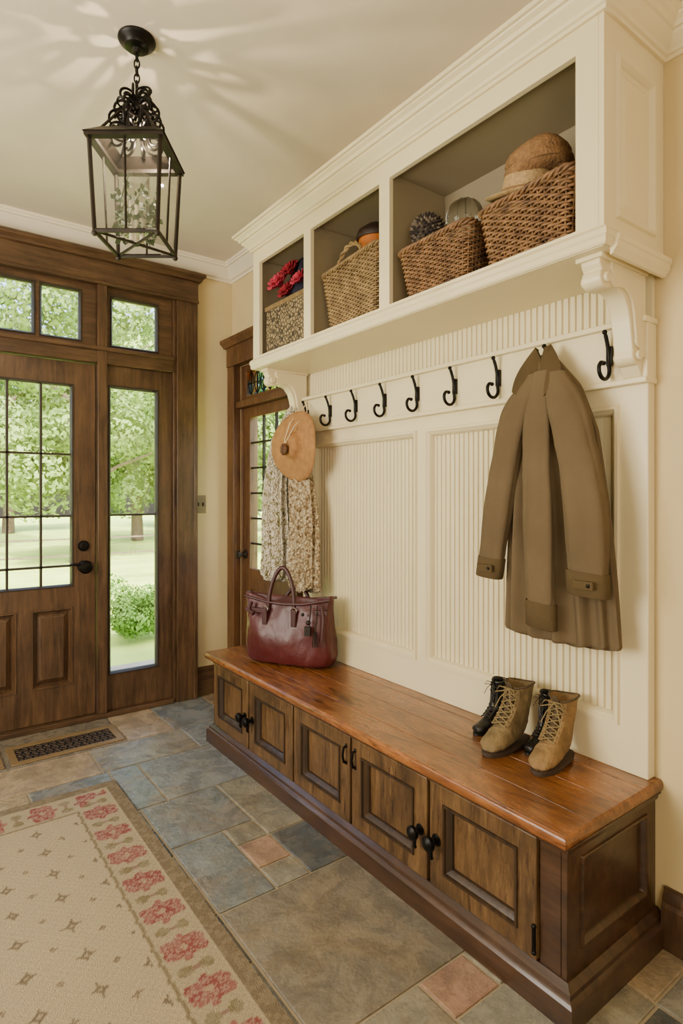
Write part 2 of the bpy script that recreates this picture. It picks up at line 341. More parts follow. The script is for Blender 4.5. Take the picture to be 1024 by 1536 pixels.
window('window_4',.99,1.405,2.24,2.62,[(1.022,1.307,2.262,2.56)],mat=M_doorh)
window('window_5',-.315,.10,2.24,2.62,[(-.22,.07,2.262,2.56)],mat=M_doorh)
# ------------------------------------------------------------------ side door
g=G(); g.box(1.785,1.84,3.62,3.715,0,2.22); g.box(1.785,1.84,2.82,2.90,0,2.22); g.box(1.78,1.84,2.80,3.72,2.22,2.36)
g.mould([(1.84,3.73),(1.78,3.73),(1.78,2.80),(1.84,2.80)],[(0,2.35),(.012,2.35),(.02,2.37),(.035,2.385),(.035,2.405),(0,2.405)]); g.box(1.782,1.84,2.802,3.728,2.355,2.40)
g.box(1.80,1.90,2.90,3.62,1.93,1.975); g.box(1.84,1.96,3.60,3.62,0,2.22); g.box(1.84,1.96,2.90,2.92,0,2.22)
struct(make('trim_6',g,M_sidew,bevel=.004))
r=root('door_2',(1.87,3.26,0)); struct(r)
g=G(); g.frame(FY,2.922,3.598,.01,1.93,[(3.02,3.50,.86,1.86),(3.02,3.50,.2,.72)],1.845,1.885)
g.box(1.862,1.88,3.02,3.50,.2,.72); g.box(1.85,1.87,3.07,3.45,.26,.66); make('door_frame',g,M_sidew,r,bevel=.003)
g=G()
for i in range(1,6):
    z=.86+i*1.0/6; g.box(1.855,1.872,3.02,3.50,z-.006,z+.006)
for y in (3.18,3.34): g.box(1.855,1.872,y-.006,y+.006,.86,1.86)
make('glazing_bar',g,M_bronze,r)
g=G(); g.box(1.862,1.866,3.02,3.50,.86,1.86); make('window_pane',g,M_glass,r)
g=G(); MM=Matrix.Translation((1.845,3.555,.95))@rotm('Y',-pi/2); g.lathe([(.0,0),(.03,0),(.03,.006),(.01,.014),(.01,.04),(.028,.05),(.028,.064),(0,.07)],MM,20); make('door_knob',g,M_bronze,r,smooth=True)
r=root('window_6',(1.87,3.26,1.975)); struct(r)
g=G(); g.frame(FY,2.92,3.60,1.975,2.22,[(2.97,3.55,2.01,2.175)],1.845,1.885)
make('window_frame',g,M_sidew,r,bevel=.003)
g=G()
for i in range(7):
    y=2.97+.58*(i+.5)/7; g.tube([(1.862,y+.035*math.cos(a),2.092+.07*math.sin(a)) for a in [2*pi*k/16 for k in range(16)]],.004,5,True)
    g.box(1.858,1.868,y-.003,y+.003,2.01,2.175)
g.box(1.858,1.868,2.97,3.55,2.09,2.096)
make('leaded_came',g,M_black,r)
mst,n,l,b=base('stained_glass'); vo=N(n,'ShaderNodeTexVoronoi'); vo.inputs['Scale'].default_value=14; tc=N(n,'ShaderNodeTexCoord'); l.new(tc.outputs['Object'],vo.inputs['Vector'])
rp=ramp(n,[(.0,lin('#b9c9a8')),(.35,lin('#efe6c0')),(.6,lin('#d8a060')),(.85,lin('#a9c0cc'))]); sp=N(n,'ShaderNodeSeparateColor'); l.new(vo.outputs['Color'],sp.inputs[0]); l.new(sp.outputs[0],rp.inputs[0])
n.remove(b); t=N(n,'ShaderNodeBsdfTransparent'); l.new(rp.outputs[0],t.inputs[0]); l.new(t.outputs[0],n['Material Output'].inputs[0])
g=G(); g.box(1.864,1.868,2.97,3.55,2.01,2.175); make('window_pane',g,mst,r)
# ------------------------------------------------------------------ light switch
r=root('light_switch',(1.60,3.748,1.285)); tag(r,'aged bronze double toggle switch plate on the beige wall','light switch')
g=G(); g.box(1.562,1.642,3.742,3.75,1.225,1.345); make('switch_plate',g,mplain('switch_bronze',lin('#7d6c50'),.45,.2),r,bevel=.003)
for x in (1.585,1.619): 
    g=G(); g.box(x-.005,x+.005,3.732,3.744,1.273,1.297); make('toggle',g,M_bronze,r,bevel=.001)
# ------------------------------------------------------------------ wall panelling
PX=1.796
r=root('beadboard_panel',(1.82,1.82,.49)); tag(r,'cream painted beadboard wainscot panel fixed above the bench','wall panel')
def bead(g,y0,y1,z0,z1,x,p=.025):
    n=max(1,round((y1-y0)/p)); p=(y1-y0)/n; prof=[]
    for i in range(n):
        a=y0+i*p
        prof+=[(a,x),(a+p*.70,x),(a+p*.74,x+.0045),(a+p*.78,x+.001),(a+p*.83,x-.001),(a+p*.88,x+.001),(a+p*.92,x+.0045),(a+p*.97,x+.0045)]
    prof.append((y1,x)); 
    g.loft([[(q[1],q[0],z0) for q in prof],[(q[1],q[0],z1) for q in prof]],False,False,closed=False)
    g.box(x+.006,1.838,y0,y1,z0,z1)
g=G(); bead(g,1.82,2.67,.6,1.65,1.822); bead(g,.95,1.82,.6,1.65,1.822); bead(g,.87,2.775,1.86,2.025,1.812)
make('beadboard',g,M_cream,r,smooth=True,ang=50)
H=[(1.877,2.665,.645,1.615),(.973,1.796,.645,1.615)]
g=G(); g.frame(FY,.87,2.775,.49,1.72,H,PX,1.838)
make('panel_frame',g,M_cream,r,bevel=.003)
g=G()
for h in H: g.rectmould(FY,*h,[(-.016,PX),(-.013,PX-.010),(-.003,PX-.010),(.002,PX-.002),(.008,PX+.002),(.014,PX+.014),(.015,PX+.028)])
make('panel_moulding',g,M_cream,r,smooth=True,ang=25)
g=G(); g.box(PX-.016,1.838,.865,2.775,1.70,1.87); g.box(PX-.036,1.838,.86,2.775,1.866,1.884); g.box(PX-.028,1.838,.862,2.775,1.686,1.704)
make('hook_rail',g,M_cream,r,bevel=.003)
# ------------------------------------------------------------------ hooks
def arc(cx,cz,r,a0,a1,n): return [(cx+r*math.cos(math.radians(a0+(a1-a0)*i/n)),cz+r*math.sin(math.radians(a0+(a1-a0)*i/n))) for i in range(n+1)]
hp=[(-.034,.068),(-.029,.060),(-.021,.042),(-.014,.02),(-.009,0),(-.008,-.025)]+arc(-.038,-.045,.030,20,-200,16)+arc(-.050,-.040,.016,170,60,4)
HY0=.978; HZ=1.783
g=G(); g.tube([(x,0,z) for x,z in hp],[.0045]+[.0062]*(len(hp)-3)+[.0055,.005],10); g.ball((-.035,0,.071),.008,8); g.ball((hp[-1][0],0,hp[-1][1]),.0075,8)
g.box(-.012,0,-.009,.009,-.03,.03)
for i in range(9):
    y=HY0+.215*i
    if i==0: h=make('coat_hook',g,M_black,origin=(PX-.016,y,HZ),local=True,smooth=True); h0=h
    else:
        h=h0.copy(); h.location=(PX-.016,y,HZ); COL.objects.link(h)
    tag(h,'black wrought iron curled coat hook on the cream rail','coat hook','coat hooks on the rail')
# ------------------------------------------------------------------ wall cabinet
CX=1.504
r=root('wall_shelf_cabinet',(1.67,1.84,2.02)); tag(r,'cream painted open cubby cabinet holding wicker baskets','shelf cabinet')
cub=[(2.319,2.750),(1.774,2.262),(.929,1.714)]
g=G(); g.frame(FY,.86,2.815,2.03,2.66,[(a,b,2.085,2.575) for a,b in cub],CX,CX+.022)
g.box(CX+.021,1.838,.862,2.813,2.03,2.083); g.box(CX+.023,1.838,.862,2.813,2.66,2.70)
make('cabinet_body',g,M_cream,r,bevel=.002)
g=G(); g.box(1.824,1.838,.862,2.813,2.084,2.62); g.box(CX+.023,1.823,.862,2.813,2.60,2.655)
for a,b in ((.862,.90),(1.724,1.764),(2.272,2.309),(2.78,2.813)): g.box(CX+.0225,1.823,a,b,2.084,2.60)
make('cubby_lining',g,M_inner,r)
g=G(); g.frame(FX,CX,1.838,2.032,2.66,[(1.575,1.77,2.12,2.55)],.845,.8595)
g.box(1.56,1.78,.852,.8592,2.11,2.56)
g.rectmould(FX,1.575,1.77,2.12,2.55,[(-.012,.845),(-.008,.836),(0,.836),(.009,.846),(.011,.852)])
g.loft([[(1.60,.852,2.145),(1.745,.852,2.145),(1.745,.852,2.525),(1.60,.852,2.525)],[(1.615,.845,2.16),(1.73,.845,2.16),(1.73,.845,2.51),(1.615,.845,2.51)]])
make('end_panel',g,M_cream,r,smooth=True,ang=25)
g=G(); g.mould([(1.838,2.815),(CX,2.815),(CX,.845),(1.838,.845)],[(0,2.02),(.006,2.02),(.010,2.026),(.010,2.04),(.014,2.046),(.014,2.06),(.008,2.068),(0,2.075)]); g.box(CX,1.838,.846,2.814,2.018,2.031)
g.mould([(CX+.03,.845),(1.838,.845)],[(0,2.0),(.008,2.002),(.012,2.01),(.020,2.02),(.022,2.034),(.026,2.038),(.026,2.052),(0,2.055)])
make('shelf_lip',g,M_cream,r,smooth=True,ang=30)
def corbel_geo(g,y0,y1):
    pr=[(1.795,2.02),(1.545,2.02),(1.545,1.995),(1.553,1.985)]
    pr+=[(1.575+.028*math.cos(math.radians(a)),1.958+.028*math.sin(math.radians(a))) for a in range(130,300,20)]
    pr+=[(1.61,1.938),(1.64,1.94),(1.672,1.928),(1.695,1.90),(1.708,1.86),(1.716,1.815),(1.722,1.785)]
    pr+=[(1.75+.028*math.cos(math.radians(a)),1.765+.028*math.sin(math.radians(a))) for a in range(160,290,20)]
    pr+=[(1.765,1.72),(1.775,1.705),(1.795,1.70)]
    g.prism(pr,lambda a,b,t:(a,t,b),y0+.008,y1-.008)
    cx,cz=1.76,1.96
    g.prism([(cx+(a-cx)*.78,cz+(b-cz)*.78) for a,b in pr],lambda a,b,t:(a,t,b),y0,y1)
    g.box(1.535,1.795,y0-.004,y1+.004,2.006,2.02)
    for a in (1.575,1.752):
        zz=1.958 if a<1.6 else 1.765
        g.tube([(a,y0-.003,zz),(a,y1+.003,zz)],.015,14)
for (a,b) in ((.872,.945),(2.725,2.79)):
    g=G(); corbel_geo(g,a,b); make('corbel',g,M_cream,r,bevel=.003)
# ------------------------------------------------------------------ storage bench
BX=1.368; BZ=.49
r=root('storage_bench',(1.6,1.94,0)); tag(r,'long dark walnut storage bench with glossy cherry top under coat hooks','bench')
g=G()
dy=[.945+.41*i for i in range(6)]
g.frame(FY,.886,3.0,.085,.45,[(dy[i]+.004,dy[i+1]-.004,.10,.437) for i in range(5)],BX,BX+.02)
g.box(BX+.03,1.838,.905,2.99,.05,.45)
g.frame(FX,BX,1.838,.085,.45,[(1.44,1.775,.16,.39)],.868,.885)
g.box(1.42,1.80,.88,.904,.14,.41); g.box(BX+.021,1.838,2.991,3.0,.085,.45)
g.rectmould(FX,1.44,1.775,.16,.39,[(-.008,.868),(-.006,.862),(.0,.862),(.010,.872),(.012,.88)])
make('bench_body',g,M_benchd,r,bevel=.002)
g=G(); g.mould([(1.838,3.0),(BX,3.0),(BX,.868),(1.838,.868)],[(0,0),(.035,0),(.035,.062),(.03,.07),(.024,.074),(.022,.085),(.012,.094),(.006,.10),(0,.10)]); g.box(BX,1.838,.869,2.999,.0,.084)
make('plinth',g,M_benchd,r,smooth=True,ang=30)
g=G(); g.mould([(1.838,3.0),(BX,3.0),(BX,.868),(1.838,.868)],[(0,.425),(.006,.427),(.009,.44),(.016,.447),(.016,.4515),(0,.4515)]); 
make('cornice_strip',g,M_benchd,r,smooth=True,ang=30)
g=G(); 
pl=[1.333,1.455,1.60,1.735,1.838]
g.box(1.333,1.838,.853,3.034,.452,BZ-.004)
for i in range(4): g.box(pl[i]+(.0009 if i else 0),pl[i+1]-.0009,.853,3.034,BZ-.02,BZ)
make('bench_top',g,M_top,r,bevel=.0018,seg=2)
g=G(); g.mould([(1.838,3.034),(1.334,3.034),(1.334,.854),(1.838,.854)],[(-.004,.452),(.004,.455),(.008,.462),(.009,.472),(.007,.482),(.002,.4885),(-.004,.4895)]); make('top_edge',g,M_top,r,smooth=True,ang=60)
def bail(g,y,z):
    g.tube([(BX-.010,y,z+.03),(BX-.024,y,z+.028),(BX-.030,y,z),(BX-.024,y,z-.028),(BX-.010,y,z-.03)],.005,8)
    g.ball((BX-.010,y,z+.033),.008,8); g.ball((BX-.010,y,z-.033),.008,8)
def knob(g,y,z,s=1):
    MM=Matrix.Translation((BX-.010,y,z))@rotm('Y',-pi/2)@Matrix.Scale(s,4)
    g.lathe([(0,0),(.02,0),(.02,.004),(.009,.008),(.008,.02),(.017,.026),(.025,.036),(.024,.048),(.014,.056),(0,.058)],MM,20)
for i in range(5):
    a=dy[i]+.007; b=dy[i+1]-.007; z0=.103; z1=.434
    A=a+.062;B=b-.062;Z0=z0+.058;Z1=z1-.058
    g=G(); g.frame(FY,a,b,z0,z1,[(A,B,Z0,Z1)],BX-.012,BX+.016)
    d=make('cabinet_door',g,M_benchv,r,bevel=.003)
    g=G(); g.box(BX+.012,BX+.017,A-.002,B+.002,Z0-.002,Z1+.002)
    make('door_panel',g,M_benchv,d)
    g=G(); g.rectmould(FY,A,B,Z0,Z1,[(-.004,BX-.012),(-.003,BX-.017),(.004,BX-.017),(.006,BX-.009),(.011,BX-.006),(.020,BX+.004),(.022,BX+.012)])
    make('panel_moulding',g,M_benchg,d,smooth=True,ang=25)
    def hw(fn,nm):
        g=G(); fn(g); make(nm,g,M_black,d,smooth=True)
    def kn(y,s): 
        def f(g): knob(g,y,.255,s); g.tube([(BX-.034,y,.255),(BX-.04,y-.002,.215),(BX-.034,y,.205)],.006,8)
        return f
    if i==4: hw(kn(a+.03,.9),'knob')
    if i==3: hw(kn(b-.03,.95),'knob')
    if i==2: hw(lambda g:bail(g,a+.02,.36),'handle')
    if i==1: hw(lambda g:bail(g,b-.022,.36),'handle'); hw(kn(a+.03,.9),'knob')
    if i==0:
        hw(kn(b-.03,.95),'knob')
        def f(g): g.tube([(BX-.016,a+.004,.19),(BX-.016,a+.004,.13)],.0055,8); g.ball((BX-.016,a+.004,.195),.007,6); g.ball((BX-.016,a+.004,.125),.007,6)
        hw(f,'hinge')
# ------------------------------------------------------------------ rug
rx0,rx1,ry0,ry1=-.62,.797,.55,2.864; st=.0055
xs=np.arange(rx0,rx1+st/2,st); ys=np.arange(ry0,ry1+st/2,st); xs[-1]=rx1; ys[-1]=ry1
X,Y=np.meshgrid(xs,ys,indexing='ij')
e=np.minimum(rx1-X,X-rx0); f=np.minimum(ry1-Y,Y-ry0); D=np.minimum(e,f); along=np.where(e<f,Y-1.497,X-.467)
def cc(h): return np.array(lin(h)[:3])
colr=np.zeros(X.shape+(3,)); colr[:]=cc('#bdac8e')
def put(mask,h): colr[mask]=cc(h)
nz=np.random.rand(*X.shape)
nz2=np.kron(np.random.rand(X.shape[0]//3+1,X.shape[1]//3+1),np.ones((3,3)))[:X.shape[0],:X.shape[1]]
put(D<.21,'#b5a588')
wob=.002*np.sin(along*90)
put((D>.20+wob)&(D<.211+wob),'#8d7f65'); put(D<.05,'#82735d'); put((D<.05)&(nz2>.6),'#8f8069'); put((D>.05)&(D<.056),'#bdac8e')
p=np.mod(along+.0925,.185)-.0925; q=D-.128
bx=np.round(p/.009)*.009; bq=np.round(q/.009)*.009; rb=np.hypot(bx*1.25,bq*.92); tb=np.arctan2(bq,bx)
R=.062*(1+.10*np.cos(6*tb)+.06*np.cos(10*tb+1))
inb=(D>.060)&(D<.197)
fl=inb&(rb<R)
put(fl,'#93544f'); put(fl&(nz2>.50),'#9f6a62'); put(fl&(nz>.74),'#b08d7e'); put(fl&(rb<.012),'#b49c80')
ringm=fl&(np.abs(rb-R*.62)<.004)&(nz>.25); put(ringm,'#ab887b')
p2=np.mod(along,.185)-.0925
b2=np.round(p2/.008)*.008; q2=np.round(q/.008)*.008
leaf=inb&~fl&(np.abs(b2)<.021)&(np.abs(np.abs(q2)-.032)<.019)&(np.abs(b2)+.6*np.abs(np.abs(q2)-.032)<.024)
put(leaf,'#978b70'); put(leaf&(nz2>.55),'#8a7e60')
put(inb&~fl&(np.abs(p2)<.006)&(np.abs(q)<.012),'#987a6e')
fx=(X-.05)/.15; fy=(Y-.1)/.15
wx=.006*np.sin(Y*31+X*9); wy=.006*np.sin(X*27+Y*5)
for ox,oy,s in ((0,0,.036),(.5,.5,.019)):
    ax=np.abs((np.mod(fx+ox,1)-.5)*.15+wx); ay=np.abs((np.mod(fy+oy,1)-.5)*.15+wy)
    put((D>.225)&(np.sqrt(ax)+np.sqrt(ay)*.95<math.sqrt(s)),'#7f725f'); put((D>.225)&(ax+ay<s*.22),'#b09f82')
nx,ny=X.shape
zt=.008+.0006*np.sin(X*900)*np.sin(Y*900)
V=np.stack([X,Y,zt],-1).reshape(-1,3)
ii=np.arange(nx*ny).reshape(nx,ny); F=np.stack([ii[:-1,:-1],ii[1:,:-1],ii[1:,1:],ii[:-1,1:]],-1).reshape(-1,4).tolist()
V=V.tolist(); b0=len(V); V+=[(rx0,ry0,0),(rx1,ry0,0),(rx1,ry1,0),(rx0,ry1,0)]
edge=[(ii[:,0],b0,b0+1),(ii[-1,:],b0+1,b0+2),(ii[::-1,-1],b0+2,b0+3),(ii[0,::-1],b0+3,b0)]
for ln,a,b in edge:
    F.append([a,b]+[int(k) for k in ln[::-1]])
me=bpy.data.meshes.new('area_rug'); o3=np.array([.1,1.7,0]); me.from_pydata((np.array(V)-o3).tolist(),[],F); me.materials.append(M_rug)
ca=me.color_attributes.new('Col','FLOAT_COLOR','POINT'); cf=np.ones((len(V),4)); cf[:nx*ny,:3]=colr.reshape(-1,3); cf[nx*ny:,:3]=cc('#7c6d57'); ca.data.foreach_set('color',cf.ravel())
rug=bpy.data.objects.new('area_rug',me); rug.location=o3; COL.objects.link(rug); tag(rug,'cream wool area rug with faded red floral border on slate tiles','rug')
# ------------------------------------------------------------------ floor registers
M_gr=mplain('grille_bronze',lin('#57483a'),.5,.3)
def vent(x0,x1,y0,y1,k):
    r=root('floor_register',((x0+x1)/2,(y0+y1)/2,0)); tag(r,'bronze floor vent with dark scroll grille in the tile floor','floor vent','floor vents by the door')
    g=G(); g.frame(FZ,x0,x1,y0,y1,[(x0+.035,x1-.035,y0+.035,y1-.035)],0.0005,.009); make('register_frame',g,M_brass,r,bevel=.002)
    g=G(); g.box(x0+.03,x1-.03,y0+.03,y1-.03,.0007,.0012); make('duct_opening',g,M_dark,r)
    g=G(); nx=14; ny=6; w=(x1-x0-.07)/nx; h=(y1-y0-.07)/ny
    for i in range(nx):
        for j in range(ny):
            cx=x0+.035+(i+.5)*w; cy=y0+.035+(j+.5)*h; s=(-1)**(i+j)
            pts=[(cx+s*(.003+.016*t)*math.cos(t*7),cy+(.003+.014*t)*math.sin(t*7),.006) for t in [k/12 for k in range(13)]]
            g.tube(pts,.0022,5)
    make('grille',g,M_gr,r)
vent(.43,.98,3.31,3.56,0); vent(-.15,.40,3.31,3.56,1)
# ------------------------------------------------------------------ lantern
LX,LY=.646,2.05; la=math.radians(-36.65)
r=root('pendant_lantern',(LX,LY,ZC),la); tag(r,'dark iron glass pendant lantern with scrolled top and greenery inside','pendant light')
g=G(); g.lathe([(0,0),(.062,0),(.063,-.006),(.058,-.014),(.045,-.02),(.04,-.03),(.018,-.036),(.012,-.05),(0,-.05)]); make('canopy',g,M_black,r,local=True,smooth=True)
g=G(); z=-.045; i=0
while z>-.155:
    pts=[]
    for k in range(14):
        a=2*pi*k/14; u=.009*math.cos(a); w=.017*math.sin(a)
        pts.append((u,0,z-.015+w) if i%2 else (0,u,z-.015+w))
    g.tube(pts,.0028,6,True); z-=.025; i+=1
make('chain',g,M_black,r,local=True,smooth=True)
zt,zb=-.40,-.705; st_,sb=.120,.103
g=G()
def sq(s,z): return [(-s,-s,z),(s,-s,z),(s,s,z),(-s,s,z)]
g.frame(FZ,-st_-.008,st_+.008,-st_-.008,st_+.008,[(-st_+.018,st_-.018,-st_+.018,st_-.018)],zt-.004,zt+.009)
g.loft([sq(st_+.012,zt+.008),sq(st_-.03,zt+.045),sq(st_-.036,zt+.045),sq(st_+.004,zt+.009)],False,False)
A=sq(st_-.004,zt); B=sq(sb,zb)
for k in range(4):
    g.tube([A[k],B[k]],.0075,4); g.tube([B[k],B[(k+1)%4]],.0075,6)
    m0=(Vector(A[k])+Vector(A[(k+1)%4]))/2; m1=(Vector(B[k])+Vector(B[(k+1)%4]))/2
    g.tube([m0,m1],.004,4); g.ball((B[k][0],B[k][1],zb-.008),.010,6)
    g.tube([Vector(A[k])*.74+Vector((0,0,zt*.26+.045)),Vector(A[k])*.4+Vector((0,0,zt*.6+.12)),(0,0,zt+.17)],.005,6)
g.tube([B[0],(0,0,zb-.0),B[2]],.005,6); g.tube([B[1],(0,0,zb),B[3]],.005,6)
g.tube([(0,0,zt+.16),(0,0,-.15)],.005,6)
make('lantern_frame',g,M_bronze,r,local=True,smooth=True)
g=G(); rs=random.Random(3)
for tier,(h,ro,R,nn_) in enumerate(((.060,.062,.040,8),(.105,.060,.040,8),(.150,.048,.036,7),(.195,.032,.030,6))):
    for k in range(nn_):
        a=2*pi*k/nn_+tier*.5; d=Vector((math.cos(a),math.sin(a),0)); tl=rs.uniform(-.6,.6)
        u=(d*math.cos(tl)+Vector((-math.sin(a),math.cos(a),0))*math.sin(tl)); w=Vector((0,0,1)); c=d*ro+Vector((0,0,zt+h)); s0=rs.choice((-1,1))
        g.tube([c+u*R*(1-.030*j)*math.cos(pi+j*.40)+w*s0*R*(1-.030*j)*math.sin(pi+j*.40) for j in range(24)],.0045,6)
for k in range(9):
    a=rs.uniform(0,6.3); c=Vector((.045*math.cos(a),.045*math.sin(a),zt+rs.uniform(.09,.2))); nrm=Vector((rs.uniform(-1,1),rs.uniform(-1,1),rs.uniform(-1,1))).normalized(); u=nrm.orthogonal().normalized(); w=nrm.cross(u)
    g.tube([c+u*.026*math.cos(j*.45)+w*.026*math.sin(j*.45) for j in range(14)],.0036,6,True)
make('scroll_crown',g,M_black,r,local=True,smooth=True)
for k in range(4):
    g=G()
    a,b,c,d=[Vector(p)*.985 for p in (A[k],A[(k+1)%4],B[(k+1)%4],B[k])]
    for q in (a,b): q.z=zt-.01
    for q in (c,d): q.z=zb+.004
    g.add([a,b,c,d],[(0,1,2,3)])
    make('glass_panel',g,M_lglass,r,local=True)
gg=G()
gg.lathe([(.045,zb+.03),(.047,zb+.10),(.045,zb+.23),(.043,zb+.23),(.043,zb+.03)],n=20)
make('glass_chimney',gg,M_lglass,r,local=True,smooth=True)
M_candle=mplain('candle_wax',lin('#e8dfc8'),.5)
for (x,y) in ((.018,0),(-.012,.016),(-.012,-.016)): 
    g=G(); g.tube([(x,y,zb+.005),(x,y,zb+.14)],.009,12)
    make('candle',g,M_candle,r,local=True,smooth=True)
M_leafs=mplain('eucalyptus_leaf',lin('#56694a'),.6,var=.3,ns=40)
g=G()
for k in range(240):
    a=rs.uniform(0,2*pi); rad=rs.uniform(.045,.078); h=rs.uniform(.02,.20)*rs.uniform(.6,1); c=Vector((rad*math.cos(a),rad*math.sin(a),zb+h))
    u=Vector((rs.uniform(-1,1),rs.uniform(-1,1),rs.uniform(-1,1))).normalized(); w=u.orthogonal().normalized(); s=rs.uniform(.009,.015)
    g.add([c-u*s,c+w*s*.7,c+u*s,c-w*s*.7],[(0,1,2,3)])
for k in range(6):
    a=k*pi/3; g.tube([(.06*math.cos(a+j*.3),.06*math.sin(a+j*.3),zb+.01+.04*j) for j in range(6)],.0018,4)
make('greenery',g,M_leafs,r,local=True)
# ------------------------------------------------------------------ wicker baskets
def rrect(hx,hy,rad,n):
    L=[2*(hy-rad),pi/2*rad,2*(hx-rad),pi/2*rad]*2; tot=sum(L); out=[]
    for k in range(n):
        s=tot*k/n; i=0
        while s>L[i]: s-=L[i]; i+=1
        q=i//2
        if i%2==0:
            if q==0: p=(hx,-(hy-rad)+s); nn=(1,0)
            elif q==1: p=((hx-rad)-s,hy); nn=(0,1)
            elif q==2: p=(-hx,(hy-rad)-s); nn=(-1,0)
            else: p=(-(hx-rad)+s,-hy); nn=(0,-1)
        else:
            a=s/rad+q*pi/2; c=[(hx-rad,hy-rad),(-(hx-rad),hy-rad),(-(hx-rad),-(hy-rad)),(hx-rad,-(hy-rad))][q]
            nn=(math.cos(a),math.sin(a)); p=(c[0]+rad*nn[0],c[1]+rad*nn[1])
        out.append((p[0],p[1],nn[0],nn[1]))
    return out
def mwick(name,c1,c2):
    m=mplain(name,c2,.45,var=.3,ns=25,bump=.3,bs=200); n=m.node_tree.nodes
    r=[x for x in n if x.type=='VALTORGB'][0]; r.color_ramp.elements[0].color=c1; r.color_ramp.elements[1].color=c2; return m
Wr=mwick('wicker_brown',lin('#523720'),lin('#966f46')); Wt=mwick('wicker_tan',lin('#644d2c'),lin('#a08456')); M_liner=mplain('basket_inside',lin('#241810'),.9)
def basket(cx,cy,z0,hx,hy,h,flare,mat,label,rz=0,handles=False,tilt=0,pitch=.020,rr=.0038):
    r=root('wicker_basket',(cx,cy,z0),rz); tag(r,label,'basket')
    g=G(); rows=int(h/(rr*2.1)); per=4*(hx+hy); ns=int(per/pitch/2)*2; n=ns*4
    for j in range(rows):
        t=j/(rows-1); s=1-flare+flare*t; z=rr+t*(h-2*rr)
        pr=rrect(hx*s,hy*s,.03,n); 
        g.tube([(p[0]+p[2]*.0048*math.cos(pi*k/4+pi*j),p[1]+p[3]*.0048*math.cos(pi*k/4+pi*j),z+.0006*math.sin(k*1.7+j)+tilt*p[1]*t) for k,p in enumerate(pr)],rr,5,True)
    a=rrect(hx*(1-flare),hy*(1-flare),.03,ns); b=rrect(hx,hy,.03,ns)
    for k in range(ns): g.tube([(a[k][0],a[k][1],.003),(b[k][0],b[k][1],h+tilt*b[k][1])],.003,4)
    make('basket_body',g,mat,r,local=True,smooth=True,ang=80)
    g=G(); b=rrect(hx+.002,hy+.002,.03,n)
    for ph in (0,2*pi/3,4*pi/3):
        g.tube([(p[0]+p[2]*.007*math.cos(k*.55+ph),p[1]+p[3]*.007*math.cos(k*.55+ph),h+.004+.007*math.sin(k*.55+ph)+tilt*p[1]) for k,p in enumerate(b)],.0058,5,True)
    make('rim',g,mat,r,local=True,smooth=True,ang=80)
    g=G(); s=1-flare
    k0=.008
    g.loft([[(p[0],p[1],.004) for p in rrect(hx*s-k0,hy*s-k0,.025,24)],[(p[0],p[1],h*.8+tilt*p[1]*.8) for p in rrect(hx*(s+.8*flare)-k0,hy*(s+.8*flare)-k0,.025,24)]])
    make('liner',g,M_liner,r,local=True)
    if handles:
        for sx in (-1,1):
            g=G()
            for ph in (0,pi):
                pts=[]
                for k in range(25):
                    a=pi*k/24; pts.append((sx*(hx-.01)+.006*math.cos(k*.9+ph),.085*math.cos(a),h-.01+.085*math.sin(a)+.006*math.sin(k*.9+ph)+tilt*.085*math.cos(a)))
                g.tube(pts,.006,6)
            make('handle',g,mat,r,local=True,smooth=True)
    return r
SZ=2.086
basket(1.655,2.02,SZ,.115,.20,.27,.16,Wt,'tall tan woven willow basket with looped handles in a cubby',handles=True,tilt=-.08,rr=.0042)
basket(1.65,1.515,SZ,.125,.165,.185,.16,Wr,'red-brown wicker basket holding a glass ball and pine cone ball',rz=.05,tilt=-.05,rr=.0040,pitch=.022)
basket(1.645,1.115,SZ,.125,.172,.19,.14,Wr,'red-brown wicker basket stacked with straw hats',rz=-.03,tilt=-.03,rr=.0047,pitch=.025)
m_leo,n,l,b=base('rope_lattice'); tc=N(n,'ShaderNodeTexCoord'); vo=N(n,'ShaderNodeTexVoronoi',feature='DISTANCE_TO_EDGE'); vo.inputs['Scale'].default_value=52; l.new(tc.outputs['Object'],vo.inputs['Vector'])
rp=ramp(n,[(.06,lin('#2e2419')),(.20,lin('#94805c'))]); l.new(vo.outputs['Distance'],rp.inputs[0]); l.new(rp.outputs[0],b.inputs['Base Color']); b.inputs['Roughness'].default_value=.7
bp=N(n,'ShaderNodeBump'); bp.inputs['Strength'].default_value=.8; bp.inputs['Distance'].default_value=.006; bp.invert=True; l.new(vo.outputs['Distance'],bp.inputs['Height']); l.new(bp.outputs[0],b.inputs['Normal'])
r=root('storage_box',(1.65,2.535,SZ)); tag(r,'tan storage box with dark woven lattice pattern in a cubby','storage box')
g=G(); g.frame(FZ,-.12,.12,-.185,.185,[(-.11,.11,-.175,.175)],.0,.235); g.box(-.115,.115,-.18,.18,0,.01); make('box_body',g,m_leo,r,local=True,bevel=.004)
g=G(); g.frame(FZ,-.126,.126,-.191,.191,[(-.11,.11,-.175,.175)],.222,.246); make('rim',g,mplain('box_rim',lin('#7a623e'),.7,var=.3,ns=60),r,local=True,bevel=.004)
